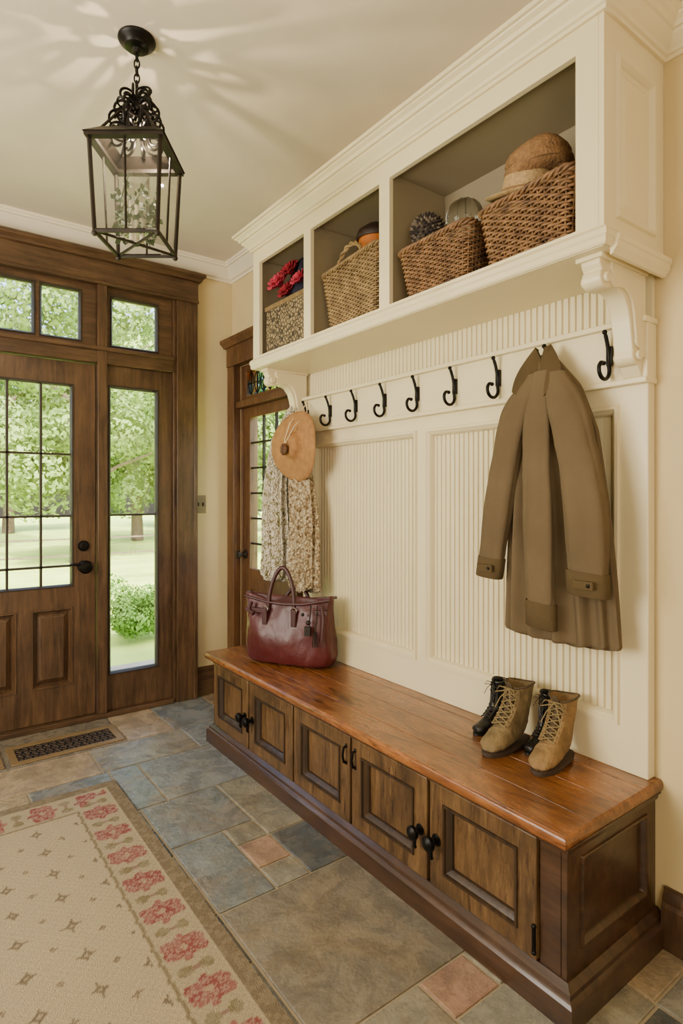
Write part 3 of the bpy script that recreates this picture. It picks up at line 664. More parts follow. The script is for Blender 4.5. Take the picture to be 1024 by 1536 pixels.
def flower(g,c,R,rnd,n=9,layers=4):
    for L in range(layers):
        for k in range(n-L):
            a=2*pi*k/(n-L)+L*.4; el=.25+L*.33; rr=R*(1-.18*L)
            d=Vector((math.cos(a)*math.cos(el),math.sin(a)*math.cos(el),math.sin(el))); d=RM@d; s=(RM@Vector((-math.sin(a),math.cos(a),0))); up=d.cross(s)*-1
            rings=[]
            for t,w in ((0,.15),(.35,.55),(.7,.62),(.95,.4),(1,.1)):
                p=c+d*rr*t+up*(.12*rr*math.sin(t*3)); rings.append([p-s*rr*w*.6+up*rr*.1,p,p+s*rr*w*.6+up*rr*.1])
            g.loft(rings,False,False,closed=False)
M_red=mplain('crimson_felt',lin('#8e1526'),.8,var=.3,ns=30); M_red2=mplain('rose_felt',lin('#b8324a'),.8,var=.3,ns=30); M_navy=mplain('navy_cloth',lin('#17182a'),.85,var=.3,ns=20)
RM=Matrix.Rotation(-.9,3,'Y')
for (c,R,m,lb) in (((1.575,2.67,2.465),.072,M_red2,'rose red fabric flower resting on the lattice box'),((1.575,2.56,2.495),.062,M_red,'crimson fabric flower resting on the lattice box'),((1.58,2.59,2.40),.062,M_red,'crimson fabric flower resting on the lattice box'),((1.58,2.475,2.43),.055,M_red2,'rose red fabric flower resting on the lattice box')):
    g=G(); flower(g,Vector(c),R,None); g.ball(c,R*.4,8); o=make('fabric_flower',g,m,origin=(c[0],c[1],c[2]-.05),smooth=True,solid=.002); tag(o,lb,'fabric flower','fabric flowers on the lattice box')
g=G(); rings=[]
for i in range(16):
    a=-pi/2+pi*(i+.5)/16; rings.append([Vector((1.66+.075*math.cos(a)*math.cos(t)*(1+.15*math.sin(5*t+i)),2.51+.18*math.cos(a)*math.sin(t)*(1+.12*math.sin(4*t)),2.40+(.155*math.sin(a)*(1+.15*math.sin(3*t+i*.5))))) for t in [2*pi*k/28 for k in range(28)]])
g.loft(rings); o=make('folded_shawl',g,M_navy,origin=(1.67,2.52,2.25),smooth=True,sub=1,disp=[(.05,.03,'CLOUDS')]); tag(o,'crumpled dark navy cloth inside the lattice box','cloth')
r=root('storage_tin',(1.70,2.02,2.36)); tag(r,'orange round tin with a dark lid sitting in the willow basket','tin')
g=G(); g.lathe([(0,-.03),(.075,-.03),(.08,0),(.082,.13),(.0,.13)],n=32); make('tin_body',g,mplain('orange_lacquer',lin('#b8671f'),.4,var=.15),r,local=True,smooth=True)
g=G(); g.lathe([(0,.125),(.09,.125),(.094,.14),(.085,.165),(.05,.19),(0,.195)],n=32); make('lid',g,mplain('tin_lid',lin('#2a1a12'),.5),r,local=True,smooth=True)
g=G(); c=Vector((1.60,1.60,2.350)); g.ball(c,.060,12); 
for k in range(280):
    z=1-2*(k+.5)/280; a=k*2.39996; rr=math.sqrt(1-z*z); d=Vector((rr*math.cos(a),rr*math.sin(a),z)); u=d.orthogonal().normalized(); w=d.cross(u)
    g.mi=1 if random.random()<.3 else 0
    p=c+d*.056; g.add([p+u*.008,p+w*.008,p-u*.008,p-w*.008,p+d*.016],[(0,1,4),(1,2,4),(2,3,4),(3,0,4)])
o=make('pine_cone_ball',g,[mplain('pinecone_dark',lin('#2b211a'),.8,var=.3,ns=60),mplain('pinecone_tip',lin('#6e6252'),.8)],origin=(1.60,1.60,2.28)); tag(o,'dark spiky decorative pine cone ball in the wicker basket','decorative ball')
m_gb,n,l,b=base('clear_glass'); b.inputs['Transmission Weight'].default_value=1; b.inputs['Roughness'].default_value=.04; b.inputs['Base Color'].default_value=lin('#eef0ea'); b.inputs['IOR'].default_value=1.3
g=G(); g.lathe([(.070*math.sin(a),-.070*math.cos(a)) for a in [pi*(k+.3)/20 for k in range(20)]],Matrix.Translation((1.655,1.465,2.365)),40)
for k in range(9):
    a=2*pi*k/9; g.tube([(1.655+.0705*math.sin(t)*math.cos(a),1.465+.0705*math.sin(t)*math.sin(a),2.365-.0705*math.cos(t)) for t in [pi*j/16 for j in range(17)]],.0014,4)
o=make('glass_ball',g,m_gb,origin=(1.655,1.465,2.295),smooth=True); tag(o,'clear ribbed glass ball in the wicker basket','glass ball')
def hat(cx,cy,cz,m,tx,ty,s,label,band,pr=None,ridge=0):
    r=root('straw_hat',(cx,cy,cz)); r.rotation_euler=(tx,ty,.4); tag(r,label,'hat')
    g=G(); p0=pr or [(.0,.098),(.03,.1),(.06,.094),(.078,.075),(.084,.045),(.088,.012),(.10,.004),(.125,.0),(.145,.006),(.146,.009),(.124,.003),(.1,.001),(.084,.008),(.08,.045),(.074,.07),(.05,.088),(0,.092)]
    g.lathe([(a*s,b*s) for a,b in p0],n=48,mod=(lambda r_,t:.006*math.sin(2*t)*(r_/.14)+ridge*math.sin(3*t+r_*40))); make('hat_body',g,m,r,local=True,smooth=True,ang=80)
    g=G(); z0=.013 if pr is None else .022
    rb_=.0885 if pr is None else .106
    g.lathe([(rb_*s,z0*s),((rb_-.002)*s,(z0+.016)*s),((rb_-.005)*s,(z0+.016)*s),((rb_-.003)*s,z0*s)],n=36); make('hat_band',g,band,r,local=True,smooth=True)
M_straw=mplain('tan_straw',lin('#a98d60'),.8,var=.25,ns=90,bump=.5,bs=250); M_straw2=mplain('brown_straw',lin('#83603a'),.8,var=.3,ns=60,bump=.7,bs=120); M_band=mplain('hat_ribbon',lin('#5e4022'),.6)
hat(1.615,1.17,2.310,M_straw,.10,-.25,.90,'tan straw hat lying in the wicker basket',M_straw2)
hat(1.635,1.135,2.365,M_straw2,-.08,-.12,1.0,'rounded brown woven hat folded on top of the straw hat',M_band,[(0,.102),(.03,.106),(.055,.104),(.075,.094),(.085,.088),(.098,.072),(.103,.058),(.099,.050),(.107,.038),(.108,.024),(.100,.010),(.085,.0),(.06,-.004),(0,-.004)],.004)
# ------------------------------------------------------------------ hanging straw hat
r=root('sun_hat',(1.645,2.625,1.605)); tag(r,'wide tan straw hat hanging by a cord over the knit scarf','hat')
MM=Matrix.Rotation(-pi/2,4,'Y')@Matrix.Rotation(.1,4,'X')
def hmod(a,t): return -.022*math.cos(t*2)*(a/.19)**2
g=G(); g.lathe([(0,.046),(.03,.048),(.05,.044),(.062,.03),(.070,.012),(.082,.005),(.13,.004),(.17,.0),(.185,-.006),(.186,-.010),(.17,-.005),(.13,-.001),(.08,-.001),(.064,.012),(.05,.038),(0,.042)],MM,48,mod=hmod)
make('hat_body',g,mplain('sunhat_straw',lin('#9c6f3e'),.75,var=.2,ns=30,bump=.5,bs=220),r,local=True,smooth=True,ang=80)
g=G(); g.tube([(.11,.05,.24),(.05,.03,.18),(-.02,.012,.12),(-.056,.004,.03),(-.058,0,-.01)],.0028,6); g.tube([(.11,.05,.24),(.06,-.03,.17),(-.02,-.03,.1),(-.054,-.006,.02),(-.058,0,-.01)],.0028,6); make('cord',g,mplain('cord',lin('#d5c29a'),.8),r,local=True)
g=G(); g.ball((-.062,0,-.02),.026,10,(.6,1,1.1))
for k in range(5):
    a=k*pi/5; g.tube([(-.062+.017*math.cos(t),.027*math.sin(t)*math.cos(a),-.02+.03*math.sin(t)*math.sin(a)+.0) for t in [2*pi*j/20 for j in range(20)]],.003,5,True)
make('knot',g,mplain('leather_knot',lin('#5e3f24'),.6,var=.3,ns=80),r,local=True,smooth=True)
# ------------------------------------------------------------------ knit scarf
def mknit(name,c1,c2,c3,s1,s2,lo=.40,p=(.34,.48,.66)):
    m_kn,n,l,b=base(name); tc=N(n,'ShaderNodeTexCoord'); vo=N(n,'ShaderNodeTexVoronoi'); vo.inputs['Scale'].default_value=s1; l.new(tc.outputs['Object'],vo.inputs['Vector'])
    no=N(n,'ShaderNodeTexNoise'); no.inputs['Scale'].default_value=s2; no.inputs['Detail'].default_value=4; l.new(tc.outputs['Object'],no.inputs['Vector'])
    rp=ramp(n,[(p[0],c1),(p[1],c2),(p[2],c3)]); l.new(no.outputs['Fac'],rp.inputs[0])
    r2=ramp(n,[(.2,(1,1,1,1)),(.8,(lo,lo*.88,lo*.72,1))]); l.new(vo.outputs['Distance'],r2.inputs[0])
    mx=N(n,'ShaderNodeMix',data_type='RGBA',blend_type='MULTIPLY'); mx.inputs[0].default_value=.9; l.new(rp.outputs[0],mx.inputs[6]); l.new(r2.outputs[0],mx.inputs[7])
    l.new(mx.outputs[2],b.inputs['Base Color']); b.inputs['Roughness'].default_value=.95
    bp=N(n,'ShaderNodeBump'); bp.inputs['Strength'].default_value=1; bp.inputs['Distance'].default_value=.012; bp.invert=True; l.new(vo.outputs['Distance'],bp.inputs['Height']); l.new(bp.outputs[0],b.inputs['Normal'])
    return m_kn
m_kn=mknit('boucle_knit',lin('#8a7454'),lin('#c0ab86'),lin('#e0d3b4'),75,55,.36); m_kn2=mknit('speckled_knit',lin('#8c8a5c'),lin('#d8d0b8'),lin('#f2ecdc'),100,48,.6,(.36,.46,.6))
def drape(keys,n=36,steps=30,folds=((5,.12,0),(9,.06,1.3)),rnd=0,bottomwave=.0,absf=0,seed=0,fr2=4.5,sharp=1.0):
    rings=[]; K=keys
    for i in range(steps+1):
        t=i/steps; z=K[0][0]+(K[-1][0]-K[0][0])*t
        j=0
        while j<len(K)-2 and z<K[j+1][0]: j+=1
        u=(z-K[j][0])/(K[j+1][0]-K[j][0])
        v=[K[j][m]+(K[j+1][m]-K[j][m])*u for m in range(5)]
        ring=[]
        for k in range(n):
            a=2*pi*k/n; w=1
            for fr,am,ph in folds: w+=am*(.3+.7*t)*math.sin(fr*a+ph+1.2*math.sin(t*2.2+fr))
            ab=absf*min(1,.35+t*1.2)*(abs(math.sin(fr2*a+seed+.5*math.sin(t*3)))**sharp-.5+.5*math.sin(2*fr2*a+2+seed-t*1.2))
            ring.append((v[1]+v[3]*math.cos(a)*w+ab*math.cos(a),v[2]+v[4]*math.sin(a)*w+.4*ab*math.sin(a),z+(bottomwave*math.sin(3*a+1)*t)))
        rings.append(ring)
    return rings
r=root('knit_scarf',(1.73,2.75,.82)); tag(r,'chunky cream boucle knit scarf hanging in folds below the straw hat','scarf')
for ks,mt,sd in (([(1.78,1.735,2.70,.02,.03),(1.66,1.72,2.675,.028,.07),(1.4,1.705,2.655,.034,.100),(1.1,1.70,2.63,.036,.108),(.84,1.695,2.615,.036,.120)],m_kn,0),
           ([(1.84,1.73,2.76,.02,.03),(1.66,1.69,2.85,.028,.075),(1.4,1.68,2.865,.032,.095),(1.1,1.675,2.87,.034,.105),(.87,1.675,2.875,.034,.115)],m_kn2,2)):
    g=G(); rg=drape(ks,bottomwave=.012,n=96,absf=.034,seed=sd,fr2=5,sharp=.9)
    g.loft([[(p[0]+random.uniform(-.002,.002),p[1]+.010*math.sin(p[2]*9+sd),p[2]) for p in q] for q in rg]); make('scarf_end',g,mt,r,smooth=True,sub=1,disp=[(.014,.012,'CLOUDS')])
# ------------------------------------------------------------------ coat
M_coat=mplain('brushed_canvas',lin('#64553f'),.95,var=.14,ns=4,bump=.2,bs=400,spec=.12,crease=.22,cs=4.5,cd=.03); M_coat2=mplain('brushed_canvas_trim',lin('#54462f'),.95,var=.12,ns=6,bump=.25,bs=300,spec=.12,crease=.15,cs=12)
r=root('coat',(1.72,1.16,.87)); tag(r,'long olive brown cotton coat hanging from an iron hook','coat')
g=G(); g.loft(drape([(1.825,1.745,1.19,.018,.028),(1.78,1.735,1.18,.026,.060),(1.70,1.722,1.15,.030,.105),(1.55,1.715,1.135,.030,.148),(1.30,1.715,1.13,.030,.172),(1.08,1.713,1.125,.030,.190),(.872,1.712,1.122,.030,.204)],n=160,steps=50,folds=((3,.02,.5),(5,.02,1)),bottomwave=.002,absf=.040,fr2=7,sharp=.9))
make('coat_body',g,M_coat,r,smooth=True,sub=1)
def sleeve(pts,rs,n=48,sq=.5,seed=0,steps=90):
    P=[Vector(p) for p in pts]; rings=[]
    for i in range(steps+1):
        t=i/steps*(len(P)-1); j=min(int(t),len(P)-2); u=t-j
        p0=P[max(0,j-1)]; p1=P[j]; p2=P[j+1]; p3=P[min(len(P)-1,j+2)]
        c=.5*((2*p1)+(p2-p0)*u+(2*p0-5*p1+4*p2-p3)*u*u+(3*p1-p0-3*p2+p3)*u**3)
        R=rs[j]+(rs[j+1]-rs[j])*(u*u*(3-2*u)); T=i/steps
        ring=[]
        for k in range(n):
            a=2*pi*k/n; ca,sa=math.cos(a),math.sin(a)
            w=1+.05*math.sin(2*a+seed+T*3)
            fold=.17*(1-abs(math.sin(2.5*a+seed+1.2*math.sin(T*3+seed)))**.8)*min(1,T*2+.2)
            wr=.09*math.exp(-((T-.50)/.12)**2)+.09*math.exp(-((T-.88)/.08)**2)+.05*math.exp(-((T-.12)/.08)**2)
            cr=wr*(abs(math.sin(T*19+1.6*math.sin(a+seed)+seed))**.8)
            w=w-fold-cr+.08
            ring.append((c.x+R*sq*math.copysign(abs(ca)**.8,ca)*w,c.y+R*math.copysign(abs(sa)**.9,sa)*(w*.5+.5),c.z))
        rings.append(ring)
    return rings
SL=[([(1.70,1.195,1.755),(1.68,1.262,1.62),(1.672,1.318,1.36),(1.668,1.362,1.07)],[.030,.060,.058,.048],0),
    ([(1.70,1.12,1.75),(1.665,1.050,1.60),(1.652,.990,1.32),(1.642,.972,1.06)],[.035,.064,.066,.060],2)]
def cuff(pts,R,sq,parent,h=.06,button=True):
    e=Vector(pts[-1]); d=(Vector(pts[-1])-Vector(pts[-2])).normalized()
    g=G(); rings=[]
    for z,o in ((-.012,.003),(-.010,.005),(h-.004,.006),(h,.004),(h-.004,.001)):
        c=e-d*z; rings.append([(c.x+(R*sq+o)*math.copysign(abs(math.cos(a))**.8,math.cos(a)),c.y+(R+o)*math.copysign(abs(math.sin(a))**.9,math.sin(a)),c.z+.004*math.sin(a)) for a in [2*pi*k/32 for k in range(32)]])
    g.loft(rings,True,False)
    if button: g.box(e.x-R*sq-.014,e.x-R*sq-.005,e.y-.040,e.y+.025,e.z+.012,e.z+.036)
    make('cuff',g,M_coat2,parent,smooth=True,ang=60)
    if button:
        g=G(); g.ball((e.x-R*sq-.016,e.y-.026,e.z+.024),.006,6,(.5,1,1)); make('button',g,M_black,parent,smooth=True)
for pts,rs_,sd in SL:
    g=G(); g.loft(sleeve(pts,rs_,seed=sd,sq=.52)); s_=make('sleeve',g,M_coat,r,smooth=True,sub=1)
    cuff(pts,rs_[-1],.52,s_)
pts=[(1.69,1.165,1.76),(1.662,1.165,1.55),(1.650,1.150,1.25),(1.645,1.135,.935)]; rs_=[.026,.048,.054,.050]
g=G(); g.loft(sleeve(pts,rs_,seed=4,sq=.42)); s_=make('front_flap',g,M_coat,r,smooth=True,sub=1)
cuff(pts,rs_[-1],.42,s_,.07,False)
for sx in (-1,1):
    g=G(); rings=[]
    for i in range(10):
        t=i/9; c=Vector((1.735-.05*t,1.185+sx*(.010+.042*t),1.838-.15*t)); w=.020+.030*math.sin(t*pi*.8)
        rings.append([c+Vector((-.008,sx*w,.014)),c+Vector((-.026,sx*w*.3,.002)),c+Vector((-.020,-sx*w*.5,-.034)),c+Vector((-.008,-sx*w*.3,-.030)),c+Vector((-.012,sx*w*.2,-.004)),c+Vector((.004,sx*w*.7,.006))])
    g.loft(rings)
    make('collar',g,M_coat2,r,smooth=True,ang=50)
# ------------------------------------------------------------------ handbag
M_lea=mplain('burgundy_leather',lin('#4c191a'),.40,var=.22,ns=5,bump=.10,bs=60,crease=.16,cs=7); M_lea2=mplain('burgundy_trim',lin('#391313'),.42,var=.2,ns=7); M_nick=mplain('nickel',lin('#8e8578'),.3,.9)
dx,dy_=1.705-1.45,2.376-2.78
r=root('handbag',(1.588,2.572,BZ+.006),math.atan2(dy_,dx)); tag(r,'burgundy leather tote bag standing on the cherry bench top','handbag')
def rr2(hx,hy,z,n=48,e=3.2,sag=0,dx=0):
    o=[]
    for k in range(n):
        a=2*pi*k/n; c,s=math.cos(a),math.sin(a)
        o.append((dx+hx*math.copysign(abs(c)**(2/e),c)+.006*math.sin(2*a+z*15),hy*math.copysign(abs(s)**(2/e),s)*(1+.12*math.sin(5*c+z*22)*min(1,z/.1)),z+sag*(abs(c)**2)*z/.3+.006*math.sin(3*a+z*9)*(z/.3)))
    return o
g=G(); g.loft([rr2(.205,.07,.0),rr2(.232,.085,.008),rr2(.244,.098,.05),rr2(.242,.105,.11),rr2(.238,.098,.18),rr2(.234,.08,.25),rr2(.240,.058,.30,sag=.012),rr2(.246,.05,.325,sag=.026),rr2(.23,.04,.318,sag=.026),rr2(.20,.032,.28,sag=.01)])
make('bag_body',g,M_lea,r,local=True,smooth=True,sub=2,disp=[(.10,.018,'CLOUDS')])
for sy in (-1,1):
    g=G(); pts=[]
    x0=-.02 if sy<0 else .0
    hh=.215 if sy<0 else .10
    for k in range(21):
        a=pi*k/20; pts.append((x0+.072*math.cos(a)*(.8+.2*math.cos(a)**2),sy*(.066+(-.02 if sy<0 else .03)*math.sin(a)),.27+hh*(max(0,math.sin(a))**.85)))
    g.tube(pts,.0105,10); make('handle',g,M_lea2,r,local=True,smooth=True)
    for x in (x0-.08,x0+.08):
        g=G(); g.box(x-.014,x+.014,sy*.088-.006,sy*.088+.006,.20,.285); make('strap_tab',g,M_lea2,r,local=True,bevel=.003)
        g=G(); g.tube([(x+.016*math.cos(a),sy*.088,.278+.016*math.sin(a)) for a in [2*pi*k/16 for k in range(16)]],.003,6,True); make('ring',g,M_nick,r,local=True,smooth=True)
g=G(); g.tube([(-.235,-.052,.332),(-.1,-.068,.31),(0,-.070,.305),(.1,-.068,.31),(.235,-.05,.335)],.007,8); g.tube([(-.235,.05,.332),(0,.06,.305),(.235,.05,.335)],.007,8)
make('top_binding',g,M_lea2,r,local=True,smooth=True)
g=G(); g.tube([(-.18,-.085,.31),(-.182,-.104,.27),(-.15,-.112,.255)],.011,8); g.box(-.205,-.09,-.098,-.082,.262,.282); make('side_strap',g,M_lea2,r,local=True,smooth=True)
g=G(); g.tube([(.20,-.065,.31),(.222,-.095,.25),(.215,-.102,.14)],.010,8); g.box(.17,.235,-.082,-.066,.268,.288); make('side_strap',g,M_lea2,r,local=True,smooth=True)
g=G(); g.tube([(.15,-.078,.31),(.155,-.105,.25),(.16,-.118,.20)],.003,6); g.box(.135,.165,-.124,-.112,.17,.215); g.tube([(.18,-.07,.31),(.19,-.10,.24),(.185,-.118,.18)],.003,6)
for k in range(9): g.tube([(.19+.008*math.cos(k),-.118+.006*math.sin(k),.19),(.19+.014*math.cos(k),-.120+.01*math.sin(k),.12)],.0028,5)
g.ball((.155,-.122,.235),.012,8); g.ball((.12,-.11,.27),.009,6)
make('tassel_charm',g,M_bronze,r,local=True,smooth=True)
# ------------------------------------------------------------------ boots
def boot(x,y,rz,mat,matS,matL,label,s=1,h=1,matLace=None):
    r=root('boot',(x,y,BZ+.001),rz); tag(r,label,'boot')
    K=[(-.132,.030,0,.016,.012),(-.127,.031,0,.030,.019),(-.108,.034,0,.039,.025),(-.078,.040,4,.042,.031),(-.045,.049,14,.040,.039),(-.012,.061,30,.036,.052),(.020,.079,48,.033,.061),(.040,.106,70,.031,.048),(.047,.132,84,.033,.042),(.050,.158,90,.036,.043),(.049,.180*h,90,.040,.047),(.050,.200*h,90,.044,.052),(.050,.202*h,90,.040,.048),(.049,.16*h,90,.035,.041)]
    g=G(); rings=[]
    for ii_,(cx,cz,a,ry,r2) in enumerate(K):
        a=math.radians(a); ax=Vector((-math.sin(a),0,math.cos(a))); c=Vector((cx,0,cz))
        wob=(1+.045*math.sin(ii_*2.3)) if ii_>5 else 1
        rings.append([(c+Vector((0,1,0))*ry*math.cos(t)*wob+ax*r2*math.sin(t)*wob)*s+Vector((0,0,(.005*s*math.sin(2*t+1) if ii_>9 else 0))) for t in [2*pi*k/28 for k in range(28)]])
    for q in rings:
        for i,p in enumerate(q):
            if p.z<.010*s: q[i]=Vector((p.x,p.y,.010*s))
    g.loft(rings); make('upper',g,mat,r,local=True,smooth=True,sub=2,disp=[(.03,.009*s,'CLOUDS')])
    g=G(); g.tube([(c_.x,c_.y,c_.z+.001) for c_ in rings[11]],.0035*s,6,True); make('collar_roll',g,matL,r,local=True,smooth=True)
    out=[]
    for k in range(32):
        t=2*pi*k/32; xx=-.022+.115*math.cos(t); w=.034+.008*max(0,-math.cos(t))-.004*math.cos(2*t)
        out.append((xx,w*math.copysign(abs(math.sin(t))**.8,math.sin(t))*1.05))
    g=G(); g.loft([[(a*s,b*s,.004*s) for a,b in out],[(a*1.02*s,b*1.04*s,.006*s) for a,b in out],[(a*1.02*s,b*1.04*s,.013*s) for a,b in out],[(a*.97*s,b*.95*s,.015*s) for a,b in out]])
    g.loft([[(a*s,b*s,0) for a,b in out if a<-.03],[(a*s,b*s,.006*s) for a,b in out if a<-.03]]); g.loft([[(a*s,b*s,0) for a,b in out if a>.035],[(a*s,b*s,.006*s) for a,b in out if a>.035]])
    make('sole',g,matS,r,local=True,smooth=True,ang=50)
    g=G(); F=[(-.064,.087),(-.050,.099),(-.036,.112),(-.023,.127),(-.011,.145),(-.002,.162),(.000,.180),(-.002,.194)]
    F=[((a)*s,b*s*(h if b>.15 else 1)) for a,b in F]
    g.loft([[(a-.002*s,-.016*s,b),(a-.007*s,0,b+.002),(a-.002*s,.016*s,b),(a+.004*s,0,b-.002)] for a,b in F]+[[(F[-1][0]-.014*s,-.02*s,F[-1][1]+.024*s),(F[-1][0]-.018*s,0,F[-1][1]+.028*s),(F[-1][0]-.014*s,.02*s,F[-1][1]+.024*s),(F[-1][0]-.008*s,0,F[-1][1]+.024*s)]])
    make('tongue',g,matL,r,local=True,smooth=True,sub=1)
    g=G()
    for sg in (-1,1): g.loft([[(a+.001*s,sg*.018*s,b+.001),(a-.003*s,sg*.024*s,b+.001),(a+.004*s,sg*.031*s,b-.001),(a+.008*s,sg*.024*s,b-.004)] for a,b in F])
    make('eyelet_facing',g,mat,r,local=True,smooth=True)
    g=G()
    for i in range(len(F)-1):
        (a,b),(c,d)=F[i],F[i+1]
        for sg in (-1,1): g.tube([(a-.005*s,sg*.023*s,b-.001),((a+c)/2-.012*s,0,(b+d)/2+.003),(c-.005*s,-sg*.023*s,d-.001)],.0020*s,5)
        for sg in (-1,1): g.ball((a-.004*s,sg*.024*s,b),.0040*s,5)
    e=F[-1]
    for sg in (-1,1):
        g.tube([(e[0]-.010*s,0,e[1]),(e[0]-.026*s,sg*.026*s,e[1]+.006*s),(e[0]-.03*s,sg*.042*s,e[1]-.016*s),(e[0]-.014*s,0,e[1]-.004)],.0020*s,5)
        g.tube([(e[0]-.012*s,0,e[1]),(e[0]-.03*s,sg*.020*s,e[1]-.03*s),(e[0]-.04*s,sg*.034*s,e[1]-.065*s)],.0018*s,5)
    make('laces',g,matLace or M_lace2,r,local=True,smooth=True)
    return r
M_bt=mplain('olive_suede',lin('#75623f'),.88,var=.34,ns=16,bump=.35,bs=180,crease=.35,cs=16); M_bt2=mplain('worn_tan_leather',lin('#83673f'),.8,var=.36,ns=16,bump=.35,bs=180,crease=.35,cs=16); M_sole=mplain('boot_sole',lin('#3b2b1c'),.8); M_lace=mplain('boot_tongue',lin('#4a3a23'),.8); M_lace2=mplain('boot_lace',lin('#7f6d46'),.8)
boot(1.668,1.270,.03,M_bt,M_sole,M_lace,'olive tan suede lace-up ankle boot standing on the bench',1.02)
boot(1.685,1.105,.12,M_bt2,M_sole,M_lace,'worn tan leather lace-up boot near the bench end',1.0)
M_bk=mplain('black_leather',lin('#15130f'),.4); 
boot(1.722,1.385,-.20,M_bk,M_bk,M_bk,'black leather boot tucked behind the olive tan boot',.66,1.38,M_bk)
boot(1.728,1.187,-.10,M_bk,M_bk,M_bk,'black leather boot between the tan boots',.58,1.62,M_bk)
# ------------------------------------------------------------------ outside
M_grass=mplain('lawn_grass',lin('#a5bd52'),.9,var=.2,ns=1.5,bump=.3,bs=30); M_bark=mplain('bark',lin('#5d5042'),.9,var=.3,ns=20)
def mleaf(name,c):
    m=mplain(name,c,.6,var=.42,ns=.8); n=m.node_tree.nodes; l=m.node_tree.links; b=n['Principled BSDF']; r=[x for x in n if x.type=='VALTORGB'][0]
    b.inputs['Specular IOR Level'].default_value=.2
    t=N(n,'ShaderNodeBsdfTranslucent'); l.new(r.outputs[0],t.inputs[0]); mx=N(n,'ShaderNodeMixShader'); mx.inputs[0].default_value=.25; l.new(b.outputs[0],mx.inputs[1]); l.new(t.outputs[0],mx.inputs[2]); l.new(mx.outputs[0],n['Material Output'].inputs[0]); return m
M_leaf=mleaf('tree_leaf',lin('#7c964f')); M_leaf2=mleaf('shrub_leaf',lin('#6f963f'))
g=G(); g.box(-25,30,3.93,45,-.3,-.12); g.box(1.97,30,-8,3.92,-.3,-.12); o=make('lawn',g,M_grass); tag(o,'sunny green lawn outside the entry doors','lawn',kind='stuff')
g=G(); g.box(-1.2,2.2,3.91,4.9,-.3,-.03); o=make('porch_slab',g,mplain('porch_stone',lin('#a39a88'),.8)); tag(o,'pale stone porch slab outside the front door','porch')
def leafmesh(n,R,sz,zs,rnd,lump=9,zl=-.78):
    cs=[(Vector((rnd.uniform(-.62,.62),rnd.uniform(-.62,.62),rnd.uniform(zl,.9)*zs))*R,rnd.uniform(.26,.42)*R) for _ in range(lump)]
    g=G()
    for i in range(n):
        c,rr=cs[i%lump]; d=Vector((rnd.gauss(0,1),rnd.gauss(0,1),rnd.gauss(0,1))).normalized(); p=c+d*rr*rnd.uniform(.7,1.05)
        nn=(d+Vector((rnd.gauss(0,.45),rnd.gauss(0,.45),rnd.gauss(0,.45)))).normalized(); u=nn.orthogonal().normalized(); w=nn.cross(u); a=rnd.uniform(0,6.3); u,w=u*math.cos(a)+w*math.sin(a),w*math.cos(a)-u*math.sin(a); s=sz*rnd.uniform(.6,1.3)
        g.add([p-u*s,p-w*s*.6,p+u*s,p+w*s*.6],[(0,1,2,3)]); m_=(d*.75+nn*.25).normalized(); g.n+=[tuple(m_)]*4
    return g
rt=random.Random(11)
def tree_at(x,y,s,rz,first=None):
    r=root('tree',(x,y,-.10),rz); r.scale=(s,s,s); tag(r,'leafy green deciduous tree at the edge of the lawn','tree','trees beyond the lawn')
    if first is None:
        g=G(); g.tube([(0,0,0),(0,0,.3),(.05,.05,1.2),(-.1,.1,2.6),(.1,0,4.2)],[.15,.14,.11,.08,.04],10)
        for k in range(7):
            a=k*2.4; z=1.3+.4*k; g.tube([(0,0,z),(.7*math.cos(a),.7*math.sin(a),z+.5),(1.4*math.cos(a),1.4*math.sin(a),z+.8)],[.05,.035,.015],6)
        t=make('trunk',g,M_bark,r,local=True,smooth=True)
        g=leafmesh(24000,2.0,.055,1.25,rt,34,-.62); g.v=[(p[0],p[1],max(.02,p[2]+2.9)) for p in g.v]
        f=make('foliage',g,M_leaf,r,local=True)
        return (t,f)
    for q in first:
        c=q.copy(); c.parent=r; COL.objects.link(c)
    return first
tp=tree_at(3.0,13.5,1.15,0)
for (x,y,s,a) in ((-2.6,13.5,1.15,1.6),(8.6,13.5,1.15,3.1),(.2,19,1.3,1.5),(6.0,19,1.3,3.2),(12.2,19,1.3,4.6),(-6,19,1.3,4.7),(3.2,25.5,1.5,0),(10.2,25.5,1.5,1.6),(-4,25.5,1.5,3.1),(14.2,13.5,1.15,1.5),(11.5,8,1.15,3.1),(17.5,25.5,1.5,.1)): tree_at(x,y,s,a,tp)
def shrub(x,y,s,lb):
    g=leafmesh(6500,.5,.022,.5,rt,14); zmin=min(p[2] for p in g.v); g.v=[(x+p[0]*s,y+p[1]*s,-.12+s*(p[2]-zmin)) for p in g.v]
    o=make('shrub',g,M_leaf2,origin=(x,y,-.12)); tag(o,lb,'shrub','shrubs by the porch')
shrub(1.95,6.1,.9,'low leafy green shrub beside the porch'); shrub(1.15,6.2,.6,'low leafy green shrub beside the porch'); shrub(4.0,5.4,1.3,'tall leafy green shrub outside the side door')
r=root('garden_fence',(3,10.3,-.12)); tag(r,'thin grey post and rail fence across the lawn','fence')
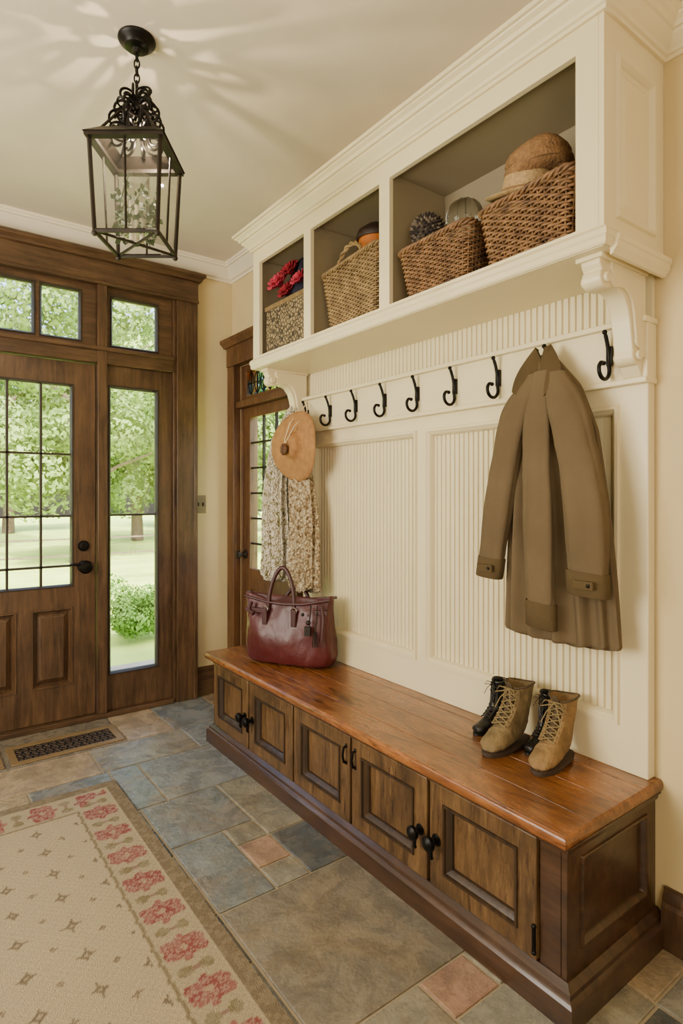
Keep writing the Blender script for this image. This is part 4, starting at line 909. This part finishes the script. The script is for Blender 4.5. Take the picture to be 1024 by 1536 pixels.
for k in range(9): 
    g=G(); g.box(-2+k*1.4,-1.95+k*1.4,10.26,10.31,-.12,.70); make('fence_post',g,M_bark,r)
for z in (.35,.62): 
    g=G(); g.box(-2,9.3,10.27,10.30,z,z+.022); make('fence_rail',g,M_bark,r)
# ------------------------------------------------------------------ lights
w=bpy.data.worlds.new('w'); bpy.context.scene.world=w; w.use_nodes=True; nn=w.node_tree.nodes; ll=w.node_tree.links
sky=nn.new('ShaderNodeTexSky'); sky.sky_type='NISHITA'; sky.sun_disc=False; sky.sun_elevation=math.radians(50); sky.sun_rotation=math.radians(200); sky.air_density=1.0; sky.dust_density=6
bg=nn['Background']; ll.new(sky.outputs[0],bg.inputs[0]); bg.inputs[1].default_value=1.7
def light(t,loc,e,col,**k):
    L=bpy.data.lights.new('light',t); L.energy=e; L.color=col
    for a,b in k.items(): setattr(L,a,b)
    o=bpy.data.objects.new(t.lower()+'_light',L); o.location=loc; COL.objects.link(o); return o
s=light('SUN',(0,0,8),19,(1,.94,.82),angle=.02); s.rotation_euler=Vector((.35,.75,-1.0)).to_track_quat('-Z','Y').to_euler()
a=light('AREA',(-.5,-1.45,1.5),66,(1,.90,.74),shape='RECTANGLE',size=1.9,size_y=1.7); a.rotation_euler=Vector((.25,1,.08)).to_track_quat('-Z','Y').to_euler()  # added soft fill, unseen behind the camera, no real window there
a=light('AREA',(-1.6,1.9,1.6),118,(1,.94,.82),shape='RECTANGLE',size=1.6,size_y=1.5); a.rotation_euler=Vector((1,-.05,.04)).to_track_quat('-Z','Y').to_euler()  # second added fill, out of view by the left wall, brightens the room
light('POINT',(LX+.012,LY-.012,2.55),9.5,(1,.80,.58),shadow_soft_size=.0035)
# ------------------------------------------------------------------ camera
cam=bpy.data.cameras.new('camera'); co=bpy.data.objects.new('camera',cam); COL.objects.link(co)
co.location=(0,0,1.35); co.rotation_euler=(pi/2,0,math.radians(-36.65)); cam.sensor_fit='VERTICAL'; cam.sensor_height=36; cam.sensor_width=24; cam.lens=883/1536*36; cam.shift_y=-26/1536; cam.clip_start=.05; cam.clip_end=200
bpy.context.scene.camera=co
